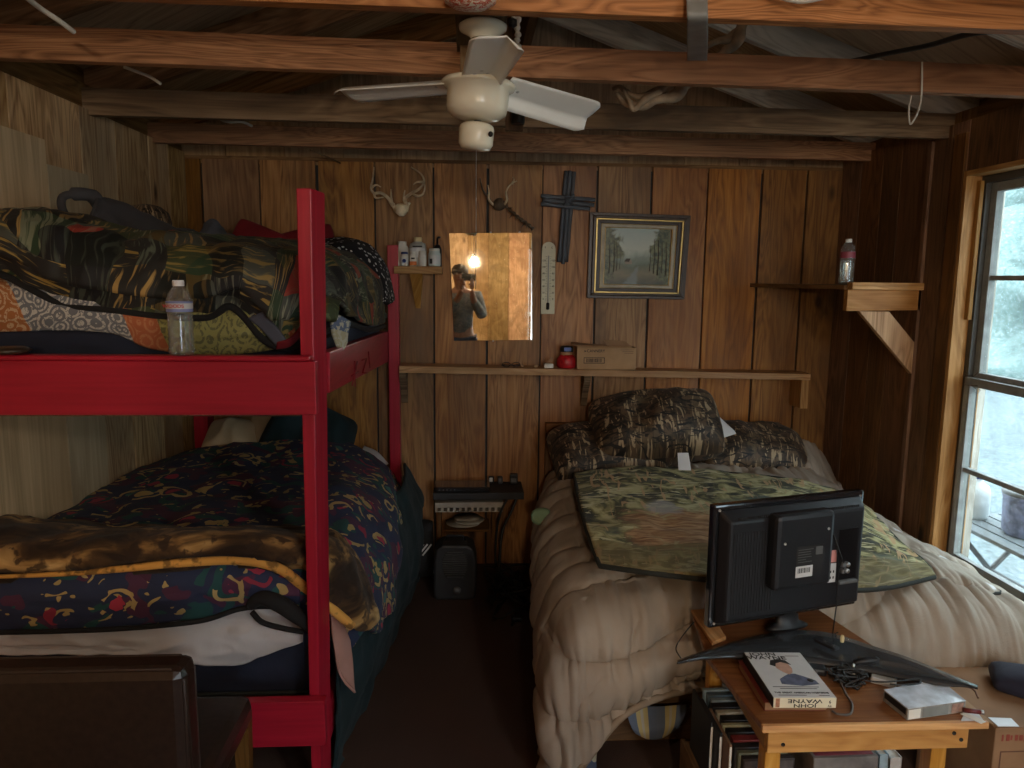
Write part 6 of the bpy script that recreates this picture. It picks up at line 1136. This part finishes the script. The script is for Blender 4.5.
t = thing('rag_end', 'knotted pale rag end dangling behind the fan canopy', 'rag', P(516, 30, y=2.2)); b = MB(); b.tube(spline([P(512,20,y=2.2), P(518,19,y=2.2), P(517,28,y=2.2), P(518,36,y=2.2), P(517,42,y=2.2), P(520,51,y=2.2)], 24), [.008+.003*math.sin(k*1.5) for k in range(25)], 8); b.build('rag', CORDW, t); b = MB(); b.lathe([(0,-.014),(.012,-.008),(.012,.008),(0,.014)], P(513, 23, y=2.19), 12, cap=False); b.build('knot', BLK, t)
cable('hanging_cord_loop', [P(922,62,y=2.375), P(922,80,y=2.37), P(921,100,y=2.37), P(917,114,y=2.37), P(911,124,y=2.37), P(909,118,y=2.37), P(909,108,y=2.37), P(911,96,y=2.38)], .0028, CORDW, 'white cord loop hanging from the orange joist near the right wall')
cable('black_cable', [P(834,63,y=2.9), P(850,61,y=2.8), P(890,53,y=2.55), P(930,45,y=2.3), P(975,33,y=2.05), P(1040,28,y=1.85)], .008, CORDB, 'black cable sagging between the joists at the upper right')
cable('white_wire', [P(22,-6,y=1.7), P(40,8,y=1.8), P(58,20,y=1.85), P(74,32,y=1.9)], .006, CORDW, 'white wire end hanging at the upper left corner of the view')
cable('white_wire', [P(124,67,y=2.55), P(140,73,y=2.55), P(150,77,y=2.55), P(161,84,y=2.55)], .005, CORDW, 'white wire end below the left half of the orange joist')
cable('white_wire', [P(214,115,y=3.3), P(222,120,y=3.3), P(230,122,y=3.3), P(242,122,y=3.35), P(252,126,y=3.4)], .006, CORDW, 'short kinked white wire in front of the joist nearest the back wall')
cable('black_cable', [P(770,-6,y=1.74), P(800,1,y=1.735), P(830,-4,y=1.74)], .006, CORDW, 'pale wire sagging over the nearest joist at the top edge')
c = P(966, 381, x=XR+.06); t = thing('dried_sprig', 'small dried sprig stuck on the window jamb beside the meeting rail', 'sprig', c)
for k in range(7): b = MB(); a_ = k*.9; b.tube([c, c+Vector((.02*math.sin(a_), -.05-.01*k, .03*math.cos(a_))), c+Vector((.035*math.sin(a_), -.08+.01*k, .055*math.cos(a_)))], [.002,.0015,.001], 5); b.build('stalk', ANTD, t)
# ================================================================ THE PHOTOGRAPHER (seen in the mirror)
per = thing('person', 'person in a grey blue patterned shirt and jeans, reflected in the wall mirror', 'person', (-.10, -.42, 0))
def skin(name, verts, edges, rad, mat, parent, root=0, sub=2):
    me = bpy.data.meshes.new(name); me.from_pydata([Vector(v)-per.location for v in verts], edges, []); o = bpy.data.objects.new(name, me); C.objects.link(o); o.parent = parent
    o.modifiers.new('skin', 'SKIN'); sv_ = me.skin_vertices[0].data
    for i, r in enumerate(rad): sv_[i].radius = (r if isinstance(r, tuple) else (r, r)); sv_[i].use_root = (i == root)
    sm = o.modifiers.new('sub', 'SUBSURF'); sm.levels = sm.render_levels = sub; o.modifiers['skin'].use_smooth_shade = True; me.materials.append(mat); return o
px_, py_ = -.10, -.42
V_ = [(px_,py_,.92),(px_,py_,1.08),(px_,py_-.01,1.25),(px_,py_,1.40),(px_,py_,1.47),(px_,py_+.02,1.53),(px_,py_+.03,1.60),(px_,py_+.025,1.68),
      (px_+.19,py_,1.39),(px_+.26,py_+.04,1.16),(px_+.15,py_+.27,1.36),(px_+.135,py_+.33,1.47),(px_-.19,py_,1.39),(px_-.25,py_+.04,1.16),(px_-.02,py_+.27,1.36),(px_+.03,py_+.34,1.47),
      (px_+.10,py_,.86),(px_+.11,py_+.02,.48),(px_+.11,py_-.02,.09),(px_+.11,py_+.12,.04),(px_-.10,py_,.86),(px_-.11,py_+.02,.48),(px_-.11,py_-.02,.09),(px_-.11,py_+.12,.04)]
E_ = [(0,1),(1,2),(2,3),(3,4),(4,5),(5,6),(6,7),(3,8),(8,9),(9,10),(10,11),(3,12),(12,13),(13,14),(14,15),(0,16),(16,17),(17,18),(18,19),(0,20),(20,21),(21,22),(22,23)]
R__ = [.15,.14,.155,.14,.065,.06,.085,.085,.075,.05,.036,.028,.075,.05,.036,.028,.10,.068,.045,.04,.10,.068,.045,.04]
skin('body', V_, E_, [(r*1.0, r*.78) if i < 4 else r for i, r in enumerate(R__)], SKIN, per)
SHIRT = fab('shirt_print', lambda h: h.mix(h.math('GREATER_THAN', h.noise(h.obj, 30, 3, 2), .5), (.22,.26,.29), (.36,.38,.36)))
skin('shirt', [V_[i] for i in (0,1,2,3,8,9,10,12,13,14)], [(0,1),(1,2),(2,3),(3,4),(4,5),(5,6),(3,7),(7,8),(8,9)], [(.165,.13),(.155,.125),(.17,.135),(.155,.12),.088,.064,.050,.088,.064,.050], SHIRT, per)
skin('jeans', [V_[i] for i in (0,16,17,18,20,21,22)], [(0,1),(1,2),(2,3),(0,4),(4,5),(5,6)], [(.165,.13),.115,.082,.06,.115,.082,.06], solid('denim', (.06,.09,.16)), per)
b = MB(); hc = Vector((px_, py_+.02, 1.655)); b.lathe([(.080,-.03),(.094,.0),(.090,.04),(.065,.075),(.03,.09),(0,.092)], hc, 24, RX(12), cap=False)
b.build('hair', HAIRM, per, solid=.004)
b = MB(); 
for s_ in (-1, 1): b.lathe([(0,0),(.013,.003),(.013,.010),(0,.013)], (px_+s_*.032, py_+.108, 1.64), 12, RX(-90), cap=False)
b.build('eye', WHITEP, per)
b = MB(); b.lathe([(.012,0),(.016,.012),(.010,.028),(0,.034)], (px_, py_+.10, 1.605), 12, RX(-70), cap=False); b.build('nose', SKIN, per)
b = MB(); b.bar((px_-.022, py_+.106, 1.575), (px_+.022, py_+.106, 1.575), .006, .009); b.build('mouth', plain('lip', (.4,.15,.12)), per, bevel=.003)
for s_ in (-1, 1): b = MB(); b.lathe([(0,0),(.016,.002),(.028,.006),(.024,.012),(0,.012)], (px_+s_*.092, py_+.02, 1.625), 14, RY(90*s_), cap=False); b.build('ear', SKIN, per)
for s_, wri in ((1, Vector(V_[11])), (-1, Vector(V_[15]))):      # hands closing on the phone
    palm = wri+Vector((0,.03,.035)); vs = [wri, palm]; es = [(0,1)]; rr = [.026,.030]
    for k in range(4):
        a_ = palm+Vector((s_*.004*k,.012,.022+.016*k)); c_ = a_+Vector((-s_*.012,.022,.004)); d_ = c_+Vector((-s_*.020,.010-.001*k,.002)); n0 = len(vs); vs += [a_, c_, d_]; es += [(1,n0),(n0,n0+1),(n0+1,n0+2)]; rr += [.010,.009,.0075-.0005*k]
    a_ = palm+Vector((-s_*.018,-.012,.014)); c_ = a_+Vector((-s_*.018,.004,.018)); n0 = len(vs); vs += [a_, c_]; es += [(1,n0),(n0,n0+1)]; rr += [.011,.009]
    skin('hand', vs, es, rr, SKIN, per)
ph = thing('phone', 'black phone held up by the photographer in the mirror', 'phone', (0, -.045, 1.56)); b = MB(); b.box(-.075, .075, -.050, -.042, 1.565, 1.64); b.build('case', BLKG, ph, bevel=.004); b = MB(); b.lathe([(0,0),(.010,0),(.010,.002)], (-.0, -.042, 1.61), 14, RX(-90), cap=False); b.build('lens', SOCKB, ph)
# ================================================================ LIGHT
bp = P(474, 262, y=9.4); BU = Vector((bp.x, -1.4, bp.z))
t = thing('light_bulb', 'bare warm light bulb hanging in the room behind the photographer, seen glowing in the mirror', 'light bulb', BU)
h = M('glowing_bulb'); e = h.n('ShaderNodeEmission'); e.inputs[0].default_value = (1, .80, .55, 1); e.inputs[1].default_value = 900; o_ = h.n('ShaderNodeOutputMaterial'); h.t.links.new(e.outputs[0], o_.inputs[0])
b = MB(); b.lathe([(0,-.045),(.028,-.036),(.040,-.012),(.036,.012),(.018,.04),(.014,.055)], BU, 24, cap=True); b.build('bulb', h.m, t)
b = MB(); b.tube([BU+Vector((0,0,.056)), BU+Vector((0,0,.10))], .018, 14); b.build('socket', SOCKB, t); b = MB(); b.tube([BU+Vector((0,0,.10)), Vector((BU.x, BU.y, 2.3))], .004, 8); b.build('cord', CORDB, t)
t = thing('added_globe_lamp', 'added fill lamp, a warm globe behind the camera, out of the view', 'lamp', (1.15, -.9, 2.02))  # unseen lamp added to brighten the room from behind the camera
h = M('added_globe_glow'); e = h.n('ShaderNodeEmission'); e.inputs[0].default_value = (1, .91, .78, 1); e.inputs[1].default_value = 130; o_ = h.n('ShaderNodeOutputMaterial'); h.t.links.new(e.outputs[0], o_.inputs[0])
b = MB(); b.lathe([(.09*math.sin(k*math.pi/14)+.001, .09-.09*math.cos(k*math.pi/14)) for k in range(15)], (1.15, -.9, 2.0), 28); b.build('globe', h.m, t)
b = MB(); b.lathe([(.03,.175),(.05,.19),(.05,.21),(0,.212)], (1.15, -.9, 2.0), 24, cap=False); b.build('holder', SOCKB, t)
t = thing('added_rafter_lamp', 'added small fill lamp under the ridge above the joists, out of the view', 'lamp', (XM+.05, .55, 2.6))  # second added lamp, lifts the dark rafters and roof from out of view
h = M('added_rafter_glow'); e = h.n('ShaderNodeEmission'); e.inputs[0].default_value = (1, .88, .72, 1); e.inputs[1].default_value = 110; o_ = h.n('ShaderNodeOutputMaterial'); h.t.links.new(e.outputs[0], o_.inputs[0])
b = MB(); b.lathe([(.045*math.sin(k*math.pi/12)+.001, .045-.045*math.cos(k*math.pi/12)) for k in range(13)], (XM+.05, .55, 2.56), 24); b.build('bulb', h.m, t)
b = MB(); b.lathe([(.02,.086),(.024,.10),(.02,.16),(0,.162)], (XM+.05, .55, 2.56), 18, cap=False); b.build('socket', SOCKB, t)
w = bpy.data.worlds.new('sky'); S.world = w; w.use_nodes = True; nt = w.node_tree; nt.nodes.clear()
bg = nt.nodes.new('ShaderNodeBackground'); bg.inputs[0].default_value = (.80, .92, 1, 1); bg.inputs[1].default_value = 7.5; wo = nt.nodes.new('ShaderNodeOutputWorld'); nt.links.new(bg.outputs[0], wo.inputs[0])
vs_ = S.view_settings; vs_.view_transform = 'Standard'; vs_.look = 'None'; vs_.exposure = 0; vs_.gamma = 1; vs_.use_curve_mapping = False
S.cycles.max_bounces = 8; S.cycles.transparent_max_bounces = 12
